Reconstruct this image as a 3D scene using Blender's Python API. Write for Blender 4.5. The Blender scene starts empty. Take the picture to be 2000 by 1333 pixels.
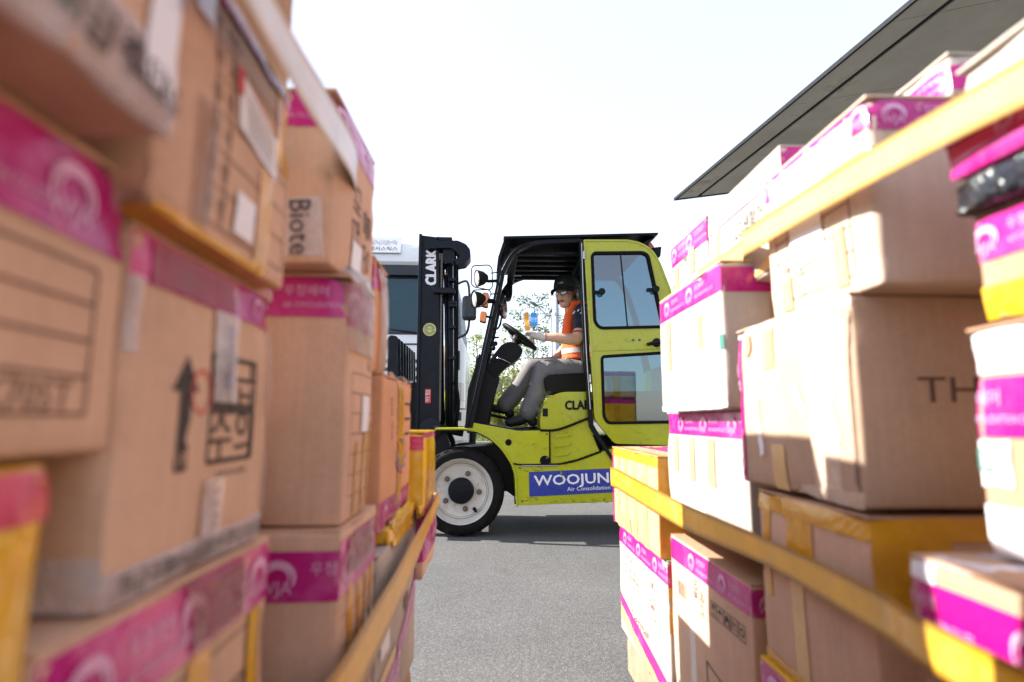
import bpy, bmesh, math, random
from mathutils import Vector, Matrix, noise as mnoise

rnd = random.Random(7)
sc = bpy.context.scene
COL = sc.collection

# ------------------------------------------------------------------ camera, sky, sun, exposure
FPX = 1150.0                      # focal length in pixels of the 2000 px wide photograph
CAMZ = 0.85
cd = bpy.data.cameras.new('camera')
cam = bpy.data.objects.new('camera', cd)
COL.objects.link(cam)
cd.sensor_width = 36.0
cd.lens = FPX / 2000.0 * 36.0
cd.clip_start = 0.02
cd.clip_end = 2000.0
cam.location = (0, 0, CAMZ)
cam.rotation_euler = (math.radians(90) + math.atan(154.0 / FPX), 0, -math.atan(40.0 / FPX))
cd.dof.use_dof = True
cd.dof.focus_distance = 4.55
cd.dof.aperture_fstop = 2.9
sc.camera = cam

TOSUN = Vector((-0.62, 0.13, 0.45)).normalized()
SUN_EL = math.asin(TOSUN.z)
SUN_AZ = math.atan2(TOSUN.x, TOSUN.y)
world = bpy.data.worlds.new('World')
sc.world = world
world.use_nodes = True
wn = world.node_tree
bg = wn.nodes['Background']
sky = wn.nodes.new('ShaderNodeTexSky')
sky.sky_type = 'NISHITA'
sky.sun_disc = False
sky.sun_elevation = SUN_EL
sky.sun_rotation = SUN_AZ
sky.altitude = 20
sky.air_density = 1.0
sky.dust_density = 0.8
sky.ozone_density = 1.2
bg.inputs['Strength'].default_value = 0.15
veil = wn.nodes.new('ShaderNodeMix')          # thin summer haze veiling the whole sky evenly
veil.data_type = 'RGBA'
veil.inputs[0].default_value = 0.58
veil.inputs[7].default_value = (2.35, 2.24, 2.38, 1)
wn.links.new(sky.outputs['Color'], veil.inputs[6])
wn.links.new(veil.outputs[2], bg.inputs['Color'])

sl = bpy.data.lights.new('sun', 'SUN')
sl.energy = 4.3
sl.angle = math.radians(0.6)
sl.color = (1.0, 0.955, 0.88)
sun = bpy.data.objects.new('sun', sl)
COL.objects.link(sun)
sun.rotation_euler = TOSUN.to_track_quat('Z', 'Y').to_euler()
sun.location = (-6, 1, 8)

sc.view_settings.view_transform = 'Standard'
sc.view_settings.look = 'None'
sc.view_settings.exposure = 1.82
sc.view_settings.gamma = 1.0
sc.view_settings.use_curve_mapping = False
sc.render.engine = 'CYCLES'
sc.cycles.use_denoising = True
sc.cycles.max_bounces = 8
sc.cycles.transparent_max_bounces = 12
sc.cycles.sample_clamp_indirect = 8.0

# ------------------------------------------------------------------ helpers
CM = cam.rotation_euler.to_matrix()
CPOS = Vector((0, 0, CAMZ))


def ray(u, v):
    return (CM @ Vector(((u - 1000.0) / FPX, -(v - 666.5) / FPX, -1.0)))


def at(u, v, Y):                       # the place at depth Y that the photograph shows there
    r = ray(u, v)
    return CPOS + r * (Y / r.y)


def on(u, v, X):                       # same, on the plane x = X
    r = ray(u, v)
    return CPOS + r * (X / r.x)


def tag(o, label=None, cat=None, group=None, kind=None):
    if label: o['label'] = label
    if cat: o['category'] = cat
    if group: o['group'] = group
    if kind: o['kind'] = kind
    return o


def link(name, me, parent=None, loc=(0, 0, 0)):
    o = bpy.data.objects.new(name, me)
    COL.objects.link(o)
    o.location = loc
    if parent is not None:
        o.parent = parent
    return o


def empty(name, loc):
    o = bpy.data.objects.new(name, None)
    COL.objects.link(o)
    o.location = loc
    o.empty_display_size = 0.1
    return o


def wpos(o):
    p = Vector((0, 0, 0))
    while o is not None:
        p = p + o.location
        o = o.parent
    return p


def mesh_obj(name, verts, faces, mat, parent=None, smooth=False, bevel=0.0, seg=2, origin=None):
    """verts in world space; the object sits at its parent's origin (or its own base)"""
    if parent is None:
        if origin is None:
            xs = [v[0] for v in verts]; ys = [v[1] for v in verts]; zs = [v[2] for v in verts]
            origin = ((min(xs) + max(xs)) / 2, (min(ys) + max(ys)) / 2, min(zs))
        org = Vector(origin)
    else:
        org = wpos(parent)
    me = bpy.data.meshes.new(name)
    me.from_pydata([tuple(Vector(v) - org) for v in verts], [], faces)
    mats = mat if isinstance(mat, (list, tuple)) else [mat]
    for m in mats:
        me.materials.append(m)
    if smooth:
        me.polygons.foreach_set('use_smooth', [True] * len(me.polygons))
    me.update()
    o = link(name, me, parent, (0, 0, 0) if parent is not None else org)
    if bevel > 0:
        b = o.modifiers.new('b', 'BEVEL')
        b.width = bevel; b.segments = seg; b.limit_method = 'ANGLE'; b.angle_limit = math.radians(35)
        b.harden_normals = False
    return o


class MB:
    """collects shapes for ONE mesh object"""
    def __init__(self):
        self.v = []; self.f = []; self.mi = []

    def add(self, vs, fs, mi=0):
        b = len(self.v)
        self.v += [Vector(p) for p in vs]
        self.f += [tuple(i + b for i in f) for f in fs]
        self.mi += [mi] * len(fs)
        return self

    def box(self, p0, p1, mi=0, M=None):
        x0, y0, z0 = p0; x1, y1, z1 = p1
        vs = [Vector(p) for p in ((x0, y0, z0), (x1, y0, z0), (x1, y1, z0), (x0, y1, z0), (x0, y0, z1), (x1, y0, z1), (x1, y1, z1), (x0, y1, z1))]
        if M is not None: vs = [M @ p for p in vs]
        return self.add(vs, [(0, 3, 2, 1), (4, 5, 6, 7), (0, 1, 5, 4), (1, 2, 6, 5), (2, 3, 7, 6), (3, 0, 4, 7)], mi)

    def tube(self, pts, r, n=8, mi=0, cap=True, flat=1.0, up=None):
        pts = [Vector(p) for p in pts]
        rs = r if isinstance(r, (list, tuple)) else [r] * len(pts)
        rings = []
        prev = None
        for i, p in enumerate(pts):
            a = pts[max(0, i - 1)]; b = pts[min(len(pts) - 1, i + 1)]
            t = (b - a)
            if t.length < 1e-9: t = Vector((0, 0, 1))
            t.normalize()
            if prev is None:
                ref = Vector(up) if up is not None else (Vector((0, 0, 1)) if abs(t.z) < 0.9 else Vector((1, 0, 0)))
                x = ref.cross(t).normalized()
            else:
                x = (prev - t * prev.dot(t))
                if x.length < 1e-6: x = t.orthogonal()
                x.normalize()
            prev = x
            y = t.cross(x)
            rings.append([p + x * (math.cos(2 * math.pi * k / n) * rs[i]) + y * (math.sin(2 * math.pi * k / n) * rs[i] * flat) for k in range(n)])
        vs = [p for rg in rings for p in rg]
        fs = []
        for i in range(len(pts) - 1):
            for k in range(n):
                k2 = (k + 1) % n
                fs.append((i * n + k, i * n + k2, (i + 1) * n + k2, (i + 1) * n + k))
        if cap:
            fs.append(tuple(range(n - 1, -1, -1)))
            fs.append(tuple((len(pts) - 1) * n + k for k in range(n)))
        return self.add(vs, fs, mi)

    def lathe(self, c, axis, prof, n=32, mi=0, mis=None):
        """prof: (distance along axis, radius)"""
        c = Vector(c); ax = Vector(axis).normalized()
        x = ax.orthogonal().normalized(); y = ax.cross(x)
        vs = []
        for (h, r) in prof:
            for k in range(n):
                a = 2 * math.pi * k / n
                vs.append(c + ax * h + (x * math.cos(a) + y * math.sin(a)) * r)
        b = len(self.v); self.v += vs
        for i in range(len(prof) - 1):
            for k in range(n):
                k2 = (k + 1) % n
                self.f.append((b + i * n + k, b + i * n + k2, b + (i + 1) * n + k2, b + (i + 1) * n + k))
                self.mi.append(mis[i] if mis else mi)
        return self

    def build(self, name, mat, parent=None, smooth=False, bevel=0.0, seg=2, origin=None, auto=False):
        o = mesh_obj(name, self.v, self.f, mat, parent, smooth, bevel, seg, origin)
        if any(self.mi):
            o.data.polygons.foreach_set('material_index', self.mi)
        if auto:
            smooth_auto(o)
        return o


def smooth_auto(o, deg=35):
    me = o.data
    me.polygons.foreach_set('use_smooth', [True] * len(me.polygons))
    bm = bmesh.new(); bm.from_mesh(me)
    bmesh.ops.recalc_face_normals(bm, faces=bm.faces)
    lim = math.radians(deg)
    for e in bm.edges:
        if len(e.link_faces) == 2 and e.calc_face_angle(0) > lim:
            e.smooth = False
    bm.to_mesh(me); bm.free()


def fillet(pts, r, n=5):
    """round the corners of a closed 2-D polygon; r is a number or one per corner"""
    out = []
    N = len(pts)
    for i in range(N):
        p = Vector(pts[i]).to_2d() if False else Vector((pts[i][0], pts[i][1]))
        a = Vector((pts[i - 1][0], pts[i - 1][1])); b = Vector((pts[(i + 1) % N][0], pts[(i + 1) % N][1]))
        rr = r[i] if isinstance(r, (list, tuple)) else r
        da = (a - p); db = (b - p)
        rr = min(rr, da.length * 0.48, db.length * 0.48)
        if rr < 1e-6:
            out.append((p.x, p.y)); continue
        pa = p + da.normalized() * rr; pb = p + db.normalized() * rr
        for k in range(n + 1):
            t = k / n
            q = pa * (1 - t) ** 2 + p * 2 * t * (1 - t) + pb * t * t
            out.append((q.x, q.y))
    return out


def smooth_path(pts, n=5):
    """Catmull-Rom through points"""
    P = [Vector(p) for p in pts]
    out = []
    for i in range(len(P) - 1):
        p0 = P[max(0, i - 1)]; p1 = P[i]; p2 = P[i + 1]; p3 = P[min(len(P) - 1, i + 2)]
        for k in range(n):
            t = k / n
            out.append(0.5 * ((2 * p1) + (p2 - p0) * t + (2 * p0 - 5 * p1 + 4 * p2 - p3) * t * t + (3 * p1 - p0 - 3 * p2 + p3) * t ** 3))
    out.append(P[-1])
    return out


def fill_poly(loops3, ext):
    """closed solid from coplanar loops (first outer, others holes) extruded by vector ext"""
    bm = bmesh.new()
    edges = []
    for lp in loops3:
        vs = [bm.verts.new(p) for p in lp]
        for i in range(len(vs)):
            edges.append(bm.edges.new((vs[i], vs[(i + 1) % len(vs)])))
    bmesh.ops.triangle_fill(bm, use_beauty=True, use_dissolve=False, edges=edges)
    fc = list(bm.faces)
    if ext is not None:
        r = bmesh.ops.extrude_face_region(bm, geom=fc)
        nv = [g for g in r['geom'] if isinstance(g, bmesh.types.BMVert)]
        bmesh.ops.translate(bm, verts=nv, vec=ext)
        # the source faces stay: closed solid
    bmesh.ops.recalc_face_normals(bm, faces=bm.faces)
    bm.verts.index_update()
    vs = [v.co.copy() for v in bm.verts]
    fs = [tuple(v.index for v in f.verts) for f in bm.faces]
    bm.free()
    return vs, fs


def plate(name, uv, Y0, Y1, mat, parent, holes=(), ref=None, bevel=0.0, seg=2, auto=False):
    """side-view outline (photograph pixels read at depth ref) given its real thickness Y0..Y1"""
    ref = Y0 if ref is None else ref
    loops = []
    for lp in [uv] + list(holes):
        L = []
        for (u, v) in lp:
            p = at(u, v, ref)
            L.append(Vector((p.x, Y0, p.z)))
        loops.append(L)
    vs, fs = fill_poly(loops, Vector((0, Y1 - Y0, 0)))
    o = mesh_obj(name, vs, fs, mat, parent, False, bevel, seg)
    if auto: smooth_auto(o)
    return o


# ------------------------------------------------------------------ materials
def new_mat(name):
    m = bpy.data.materials.new(name)
    m.use_nodes = True
    nt = m.node_tree
    return m, nt, nt.nodes['Principled BSDF']


def nd(nt, t, **kw):
    n = nt.nodes.new(t)
    for k, v in kw.items():
        if k in n.inputs:
            n.inputs[k].default_value = v
        else:
            setattr(n, k, v)
    return n


def mixc(nt, fac, a, b, mode='MIX'):
    n = nt.nodes.new('ShaderNodeMix')
    n.data_type = 'RGBA'; n.blend_type = mode
    for s, val in ((n.inputs[0], fac), (n.inputs[6], a), (n.inputs[7], b)):
        if hasattr(val, 'is_output') or isinstance(val, bpy.types.NodeSocket):
            nt.links.new(val, s)
        else:
            s.default_value = val if not isinstance(val, tuple) else (val[0], val[1], val[2], 1)
    return n.outputs[2]


def ramp(nt, src, stops):
    r = nt.nodes.new('ShaderNodeValToRGB')
    el = r.color_ramp.elements
    while len(el) < len(stops): el.new(0.5)
    for e, (p, c) in zip(el, stops):
        e.position = p
        e.color = (c, c, c, 1) if not isinstance(c, tuple) else (c[0], c[1], c[2], 1)
    nt.links.new(src, r.inputs[0])
    return r.outputs[0]


def paint(name, col, rough=0.4, metal=0.0, spec=0.5, coat=0.0, var=0.12, scale=6.0, bump=0.0, bscale=80.0, dirt=None, dirt_amt=0.0, dscale=9.0):
    m, nt, p = new_mat(name)
    tc = nd(nt, 'ShaderNodeTexCoord')
    n1 = nd(nt, 'ShaderNodeTexNoise', Scale=scale, Detail=6.0, Roughness=0.65)
    nt.links.new(tc.outputs['Object'], n1.inputs['Vector'])
    k = ramp(nt, n1.outputs[0], [(0.3, 1.0 - var), (0.7, 1.0 + 0 * var)])
    c = mixc(nt, 1.0, col, k, 'MULTIPLY')
    if dirt:
        n2 = nd(nt, 'ShaderNodeTexNoise', Scale=dscale, Detail=9.0, Roughness=0.75)
        nt.links.new(tc.outputs['Object'], n2.inputs['Vector'])
        f = ramp(nt, n2.outputs[0], [(0.56, 0.0), (0.72, dirt_amt)])
        c = mixc(nt, f, c, dirt)
    nt.links.new(c, p.inputs['Base Color'])
    n3 = nd(nt, 'ShaderNodeTexNoise', Scale=scale * 3, Detail=5.0)
    nt.links.new(tc.outputs['Object'], n3.inputs['Vector'])
    rr = ramp(nt, n3.outputs[0], [(0.3, max(0.02, rough - 0.08)), (0.7, min(1, rough + 0.12))])
    nt.links.new(rr, p.inputs['Roughness'])
    p.inputs['Metallic'].default_value = metal
    p.inputs['Specular IOR Level'].default_value = spec
    p.inputs['Coat Weight'].default_value = coat
    p.inputs['Coat Roughness'].default_value = 0.12
    if bump > 0:
        n4 = nd(nt, 'ShaderNodeTexNoise', Scale=bscale, Detail=4.0)
        nt.links.new(tc.outputs['Object'], n4.inputs['Vector'])
        b = nd(nt, 'ShaderNodeBump', Strength=bump, Distance=0.002)
        nt.links.new(n4.outputs[0], b.inputs['Height'])
        nt.links.new(b.outputs[0], p.inputs['Normal'])
    return m


def cardboard(name, col, seed=0.0):
    m, nt, p = new_mat(name)
    tc = nd(nt, 'ShaderNodeTexCoord')
    mp = nd(nt, 'ShaderNodeMapping')
    mp.inputs['Location'].default_value = (seed, seed * 1.7, seed * 0.3)
    nt.links.new(tc.outputs['Object'], mp.inputs['Vector'])
    big = nd(nt, 'ShaderNodeTexNoise', Scale=7.0, Detail=5.0, Roughness=0.6)
    fine = nd(nt, 'ShaderNodeTexNoise', Scale=160.0, Detail=4.0, Roughness=0.7)
    mp2 = nd(nt, 'ShaderNodeMapping')
    mp2.inputs['Scale'].default_value = (1, 1, 0.05)
    nt.links.new(mp.outputs[0], mp2.inputs['Vector'])
    flut = nd(nt, 'ShaderNodeTexNoise', Scale=130.0, Detail=1.0)
    nt.links.new(mp2.outputs[0], flut.inputs['Vector'])
    for n in (big, fine):
        nt.links.new(mp.outputs[0], n.inputs['Vector'])
    c = mixc(nt, 1.0, col, ramp(nt, big.outputs[0], [(0.28, 0.82), (0.68, 1.04)]), 'MULTIPLY')
    c = mixc(nt, 1.0, c, ramp(nt, fine.outputs[0], [(0.3, 0.93), (0.7, 1.05)]), 'MULTIPLY')
    c = mixc(nt, 1.0, c, ramp(nt, flut.outputs[0], [(0.35, 0.965), (0.65, 1.02)]), 'MULTIPLY')
    sc1 = nd(nt, 'ShaderNodeTexNoise', Scale=22.0, Detail=8.0, Roughness=0.8)
    nt.links.new(mp.outputs[0], sc1.inputs['Vector'])
    c = mixc(nt, ramp(nt, sc1.outputs[0], [(0.66, 0.0), (0.78, 0.35)]), c, (col[0] * 0.55, col[1] * 0.5, col[2] * 0.45))
    nt.links.new(c, p.inputs['Base Color'])
    p.inputs['Roughness'].default_value = 0.8
    p.inputs['Specular IOR Level'].default_value = 0.1
    add = nd(nt, 'ShaderNodeMath', operation='ADD')
    nt.links.new(flut.outputs[0], add.inputs[0]); nt.links.new(big.outputs[0], add.inputs[1])
    b = nd(nt, 'ShaderNodeBump', Strength=0.35, Distance=0.0012)
    nt.links.new(add.outputs[0], b.inputs['Height'])
    nt.links.new(b.outputs[0], p.inputs['Normal'])
    return m


def tape_mat(name, col, alpha=1.0, rough=0.22, wr=0.5, wscale=38.0, milky=None):
    m, nt, p = new_mat(name)
    tc = nd(nt, 'ShaderNodeTexCoord')
    n1 = nd(nt, 'ShaderNodeTexNoise', Scale=wscale, Detail=3.0, Roughness=0.55)
    n1.inputs['Distortion'].default_value = 1.2
    nt.links.new(tc.outputs['Object'], n1.inputs['Vector'])
    v = nd(nt, 'ShaderNodeTexNoise', Scale=14.0, Detail=6.0, Roughness=0.7)
    nt.links.new(tc.outputs['Object'], v.inputs['Vector'])
    c = mixc(nt, 1.0, col, ramp(nt, v.outputs[0], [(0.3, 0.8), (0.65, 1.06)]), 'MULTIPLY')
    if milky:
        mk = nd(nt, 'ShaderNodeTexNoise', Scale=11.0, Detail=7.0, Roughness=0.7)
        mp = nd(nt, 'ShaderNodeMapping'); mp.inputs['Location'].default_value = (3, 9, 1)
        nt.links.new(tc.outputs['Object'], mp.inputs['Vector'])
        nt.links.new(mp.outputs[0], mk.inputs['Vector'])
        c = mixc(nt, ramp(nt, mk.outputs[0], [(0.52, 0.0), (0.72, 0.5)]), c, milky)
    nt.links.new(c, p.inputs['Base Color'])
    p.inputs['Roughness'].default_value = rough
    p.inputs['Specular IOR Level'].default_value = 0.55
    p.inputs['Alpha'].default_value = alpha
    b = nd(nt, 'ShaderNodeBump', Strength=wr, Distance=0.0025)
    nt.links.new(n1.outputs[0], b.inputs['Height'])
    nt.links.new(b.outputs[0], p.inputs['Normal'])
    return m


M = {}
M['kraft'] = cardboard('kraft', (0.62, 0.425, 0.30), 0.0)
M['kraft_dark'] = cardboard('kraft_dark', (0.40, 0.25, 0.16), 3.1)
M['kraft_pink'] = cardboard('kraft_pink', (0.60, 0.40, 0.285), 5.3)
M['kraft_pale'] = cardboard('kraft_pale', (0.43, 0.27, 0.175), 8.2)
M['kraft_orange'] = cardboard('kraft_orange', (0.60, 0.32, 0.18), 11.0)
M['cream_card'] = cardboard('cream_card', (0.60, 0.47, 0.37), 6.1)
M['white_card'] = cardboard('white_card', (0.47, 0.42, 0.37), 4.4)
M['magenta'] = tape_mat('magenta_tape', (0.45, 0.006, 0.19), wr=0.4, milky=(0.62, 0.16, 0.42))
M['magenta_red'] = tape_mat('magenta_red_tape', (0.55, 0.015, 0.10), wr=0.4)
M['tape_print'] = paint('tape_print', (0.78, 0.42, 0.66), rough=0.35, var=0.3, scale=60)
M['amber'] = tape_mat('amber_tape', (0.74, 0.37, 0.02), alpha=0.8, rough=0.14, wr=0.8)
M['amber_pale'] = tape_mat('amber_pale_tape', (0.78, 0.50, 0.20), alpha=0.88, rough=0.22, wr=0.3)
M['amber_thick'] = tape_mat('amber_thick_tape', (0.70, 0.40, 0.015), rough=0.16, wr=0.8, wscale=22, milky=(0.8, 0.55, 0.1))
M['strap'] = tape_mat('strap_tape', (0.80, 0.44, 0.03), alpha=0.93, rough=0.28, wr=0.35, wscale=14, milky=(.75, .5, .16))
M['strap_light'] = tape_mat('strap_light_tape', (0.80, 0.50, 0.17), alpha=0.88, rough=0.3, wr=0.2, wscale=12)
M['strap_pale'] = tape_mat('strap_pale_tape', (0.70, 0.66, 0.62), alpha=0.93, rough=0.3, wr=0.12, wscale=9)


def film(name, milk, col=(.72, .70, .74), wr=.9):
    """clear packing tape: see-through, faintly milky, wrinkled and glossy"""
    m, nt, p = new_mat(name)
    tc = nd(nt, 'ShaderNodeTexCoord')
    n1 = nd(nt, 'ShaderNodeTexNoise', Scale=30.0, Detail=3.0); n1.inputs['Distortion'].default_value = 1.5
    nt.links.new(tc.outputs['Object'], n1.inputs['Vector'])
    b = nd(nt, 'ShaderNodeBump', Strength=wr, Distance=0.003)
    nt.links.new(n1.outputs[0], b.inputs['Height'])
    p.inputs['Base Color'].default_value = (*col, 1)
    p.inputs['Roughness'].default_value = .14
    nt.links.new(b.outputs[0], p.inputs['Normal'])
    tr = nt.nodes.new('ShaderNodeBsdfTransparent')
    fr = nd(nt, 'ShaderNodeFresnel', IOR=1.5); nt.links.new(b.outputs[0], fr.inputs['Normal'])
    n2 = nd(nt, 'ShaderNodeTexNoise', Scale=16.0, Detail=6.0, Roughness=.7)
    nt.links.new(tc.outputs['Object'], n2.inputs['Vector'])
    ml = ramp(nt, n2.outputs[0], [(.35, milk * .5), (.7, min(1.0, milk * 1.5))])
    ad = nd(nt, 'ShaderNodeMath', operation='ADD', use_clamp=True)
    nt.links.new(fr.outputs[0], ad.inputs[0]); nt.links.new(ml, ad.inputs[1])
    mx = nt.nodes.new('ShaderNodeMixShader')
    nt.links.new(ad.outputs[0], mx.inputs[0]); nt.links.new(tr.outputs[0], mx.inputs[1]); nt.links.new(p.outputs[0], mx.inputs[2])
    nt.links.new(mx.outputs[0], nt.nodes['Material Output'].inputs['Surface'])
    return m


M['clear'] = film('clear_tape', 0.10, (.60, .52, .46))
M['clear_thin'] = film('clear_thin_tape', 0.02, (.55, .42, .32))
M['clear_film'] = film('clear_film', 0.42)
M['black_film'] = tape_mat('black_film', (0.012, 0.013, 0.016), rough=0.12, wr=1.0, wscale=26)
for _n in M['black_film'].node_tree.nodes:
    if _n.type == 'BUMP': _n.inputs['Distance'].default_value = 0.02
M['ink'] = paint('ink', (0.035, 0.026, 0.024), rough=0.7, var=0.3, scale=50)
M['ink_brown'] = paint('ink_brown', (0.13, 0.075, 0.055), rough=0.7, var=0.3, scale=50)
M['ink_faint'] = paint('ink_faint', (0.20, 0.12, 0.09), rough=0.7, var=0.3, scale=50)
M['ink_red'] = paint('ink_red', (0.62, 0.06, 0.05), rough=0.6, var=0.2)
M['ink_green'] = paint('ink_green', (0.05, 0.22, 0.18), rough=0.6, var=0.2)
M['ink_blue'] = paint('ink_blue', (0.05, 0.12, 0.35), rough=0.6, var=0.2)
M['paper'] = paint('paper', (0.76, 0.76, 0.80), rough=0.55, var=0.06, scale=20)

# ------------------------------------------------------------------ lettering
_txt = {}


def text_mesh(s, shear=0.0):
    """2-D triangulated outlines of a string, height of capitals = 1, centred on x"""
    key = (s, shear)
    if key in _txt: return _txt[key]
    cu = bpy.data.curves.new('t', 'FONT')
    cu.body = s; cu.size = 1.0; cu.align_x = 'CENTER'; cu.resolution_u = 2; cu.shear = shear
    o = bpy.data.objects.new('t', cu)
    me = bpy.data.meshes.new_from_object(o)
    vs = [(v.co.x / 0.73, v.co.y / 0.73) for v in me.vertices]
    fs = [tuple(p.vertices) for p in me.polygons]
    bpy.data.objects.remove(o); bpy.data.meshes.remove(me); bpy.data.curves.remove(cu)
    _txt[key] = (vs, fs)
    return _txt[key]


def flat_text(name, s, P, ex, ey, h, mat, parent, wide=1.0, bold=0.0, fit=None):
    """letters on a plane at P with unit axes ex (reading) and ey (up)"""
    vs, fs = text_mesh(s)
    if not vs: return None
    if fit:
        w = max(v[0] for v in vs) - min(v[0] for v in vs)
        wide = fit / (w * h)
    ex = Vector(ex); ey = Vector(ey); P = Vector(P)
    n = ex.cross(ey).normalized()
    V = []; Fc = []
    offs = [(0, 0)] if bold == 0 else [(-bold, 0), (bold, 0), (0, bold), (0, -bold)]
    for k, (a, b) in enumerate(offs):
        bs = len(V)
        V += [P + ex * (x * wide + a) * h + ey * (y + b) * h + n * 0.0002 * k for x, y in vs]
        Fc += [tuple(i + bs for i in f) for f in fs]
    return mesh_obj(name, V, Fc, mat, parent)

# ------------------------------------------------------------------ ground
def asphalt():
    m, nt, p = new_mat('asphalt')
    tc = nd(nt, 'ShaderNodeTexCoord')
    g = nd(nt, 'ShaderNodeTexVoronoi', Scale=240.0)
    f = nd(nt, 'ShaderNodeTexNoise', Scale=260.0, Detail=3.0)
    big = nd(nt, 'ShaderNodeTexNoise', Scale=0.9, Detail=8.0, Roughness=0.65)
    v2 = nd(nt, 'ShaderNodeTexVoronoi', Scale=75.0)
    for n in (g, f, big, v2): nt.links.new(tc.outputs['Object'], n.inputs['Vector'])
    c = mixc(nt, ramp(nt, g.outputs['Color'], [(0.15, 0.0), (0.85, 1.0)]), (0.078, 0.077, 0.077), (0.165, 0.162, 0.159))
    c = mixc(nt, ramp(nt, v2.outputs['Distance'], [(0.30, 0.0), (0.66, 0.5)]), c, (0.07, 0.069, 0.069))
    c = mixc(nt, 1.0, c, ramp(nt, big.outputs[0], [(0.3, 0.82), (0.7, 1.12)]), 'MULTIPLY')
    c = mixc(nt, 1.0, c, ramp(nt, f.outputs[0], [(0.3, 0.85), (0.7, 1.15)]), 'MULTIPLY')
    # oil drips and tyre scuffs
    ol = nd(nt, 'ShaderNodeTexNoise', Scale=2.3, Detail=5.0, Roughness=.6); ol.inputs['Distortion'].default_value = .6
    nt.links.new(tc.outputs['Object'], ol.inputs['Vector'])
    c = mixc(nt, ramp(nt, ol.outputs[0], [(0.62, 0.0), (0.74, 0.45)]), c, (0.05, 0.048, 0.046))
    nt.links.new(c, p.inputs['Base Color'])
    p.inputs['Roughness'].default_value = 0.88
    p.inputs['Specular IOR Level'].default_value = 0.25
    b = nd(nt, 'ShaderNodeBump', Strength=0.6, Distance=0.003)
    nt.links.new(g.outputs['Distance'], b.inputs['Height'])
    nt.links.new(b.outputs[0], p.inputs['Normal'])
    return m


M['asphalt'] = asphalt()
gm = MB()
G0 = 900.0
gm.add([(-G0, -G0, 0), (G0, -G0, 0), (G0, G0, 0), (-G0, G0, 0)], [(0, 1, 2, 3)])
tag(gm.build('ground', M['asphalt'], origin=(0, 0, 0)), kind='structure')

# ------------------------------------------------------------------ cartons


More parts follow.
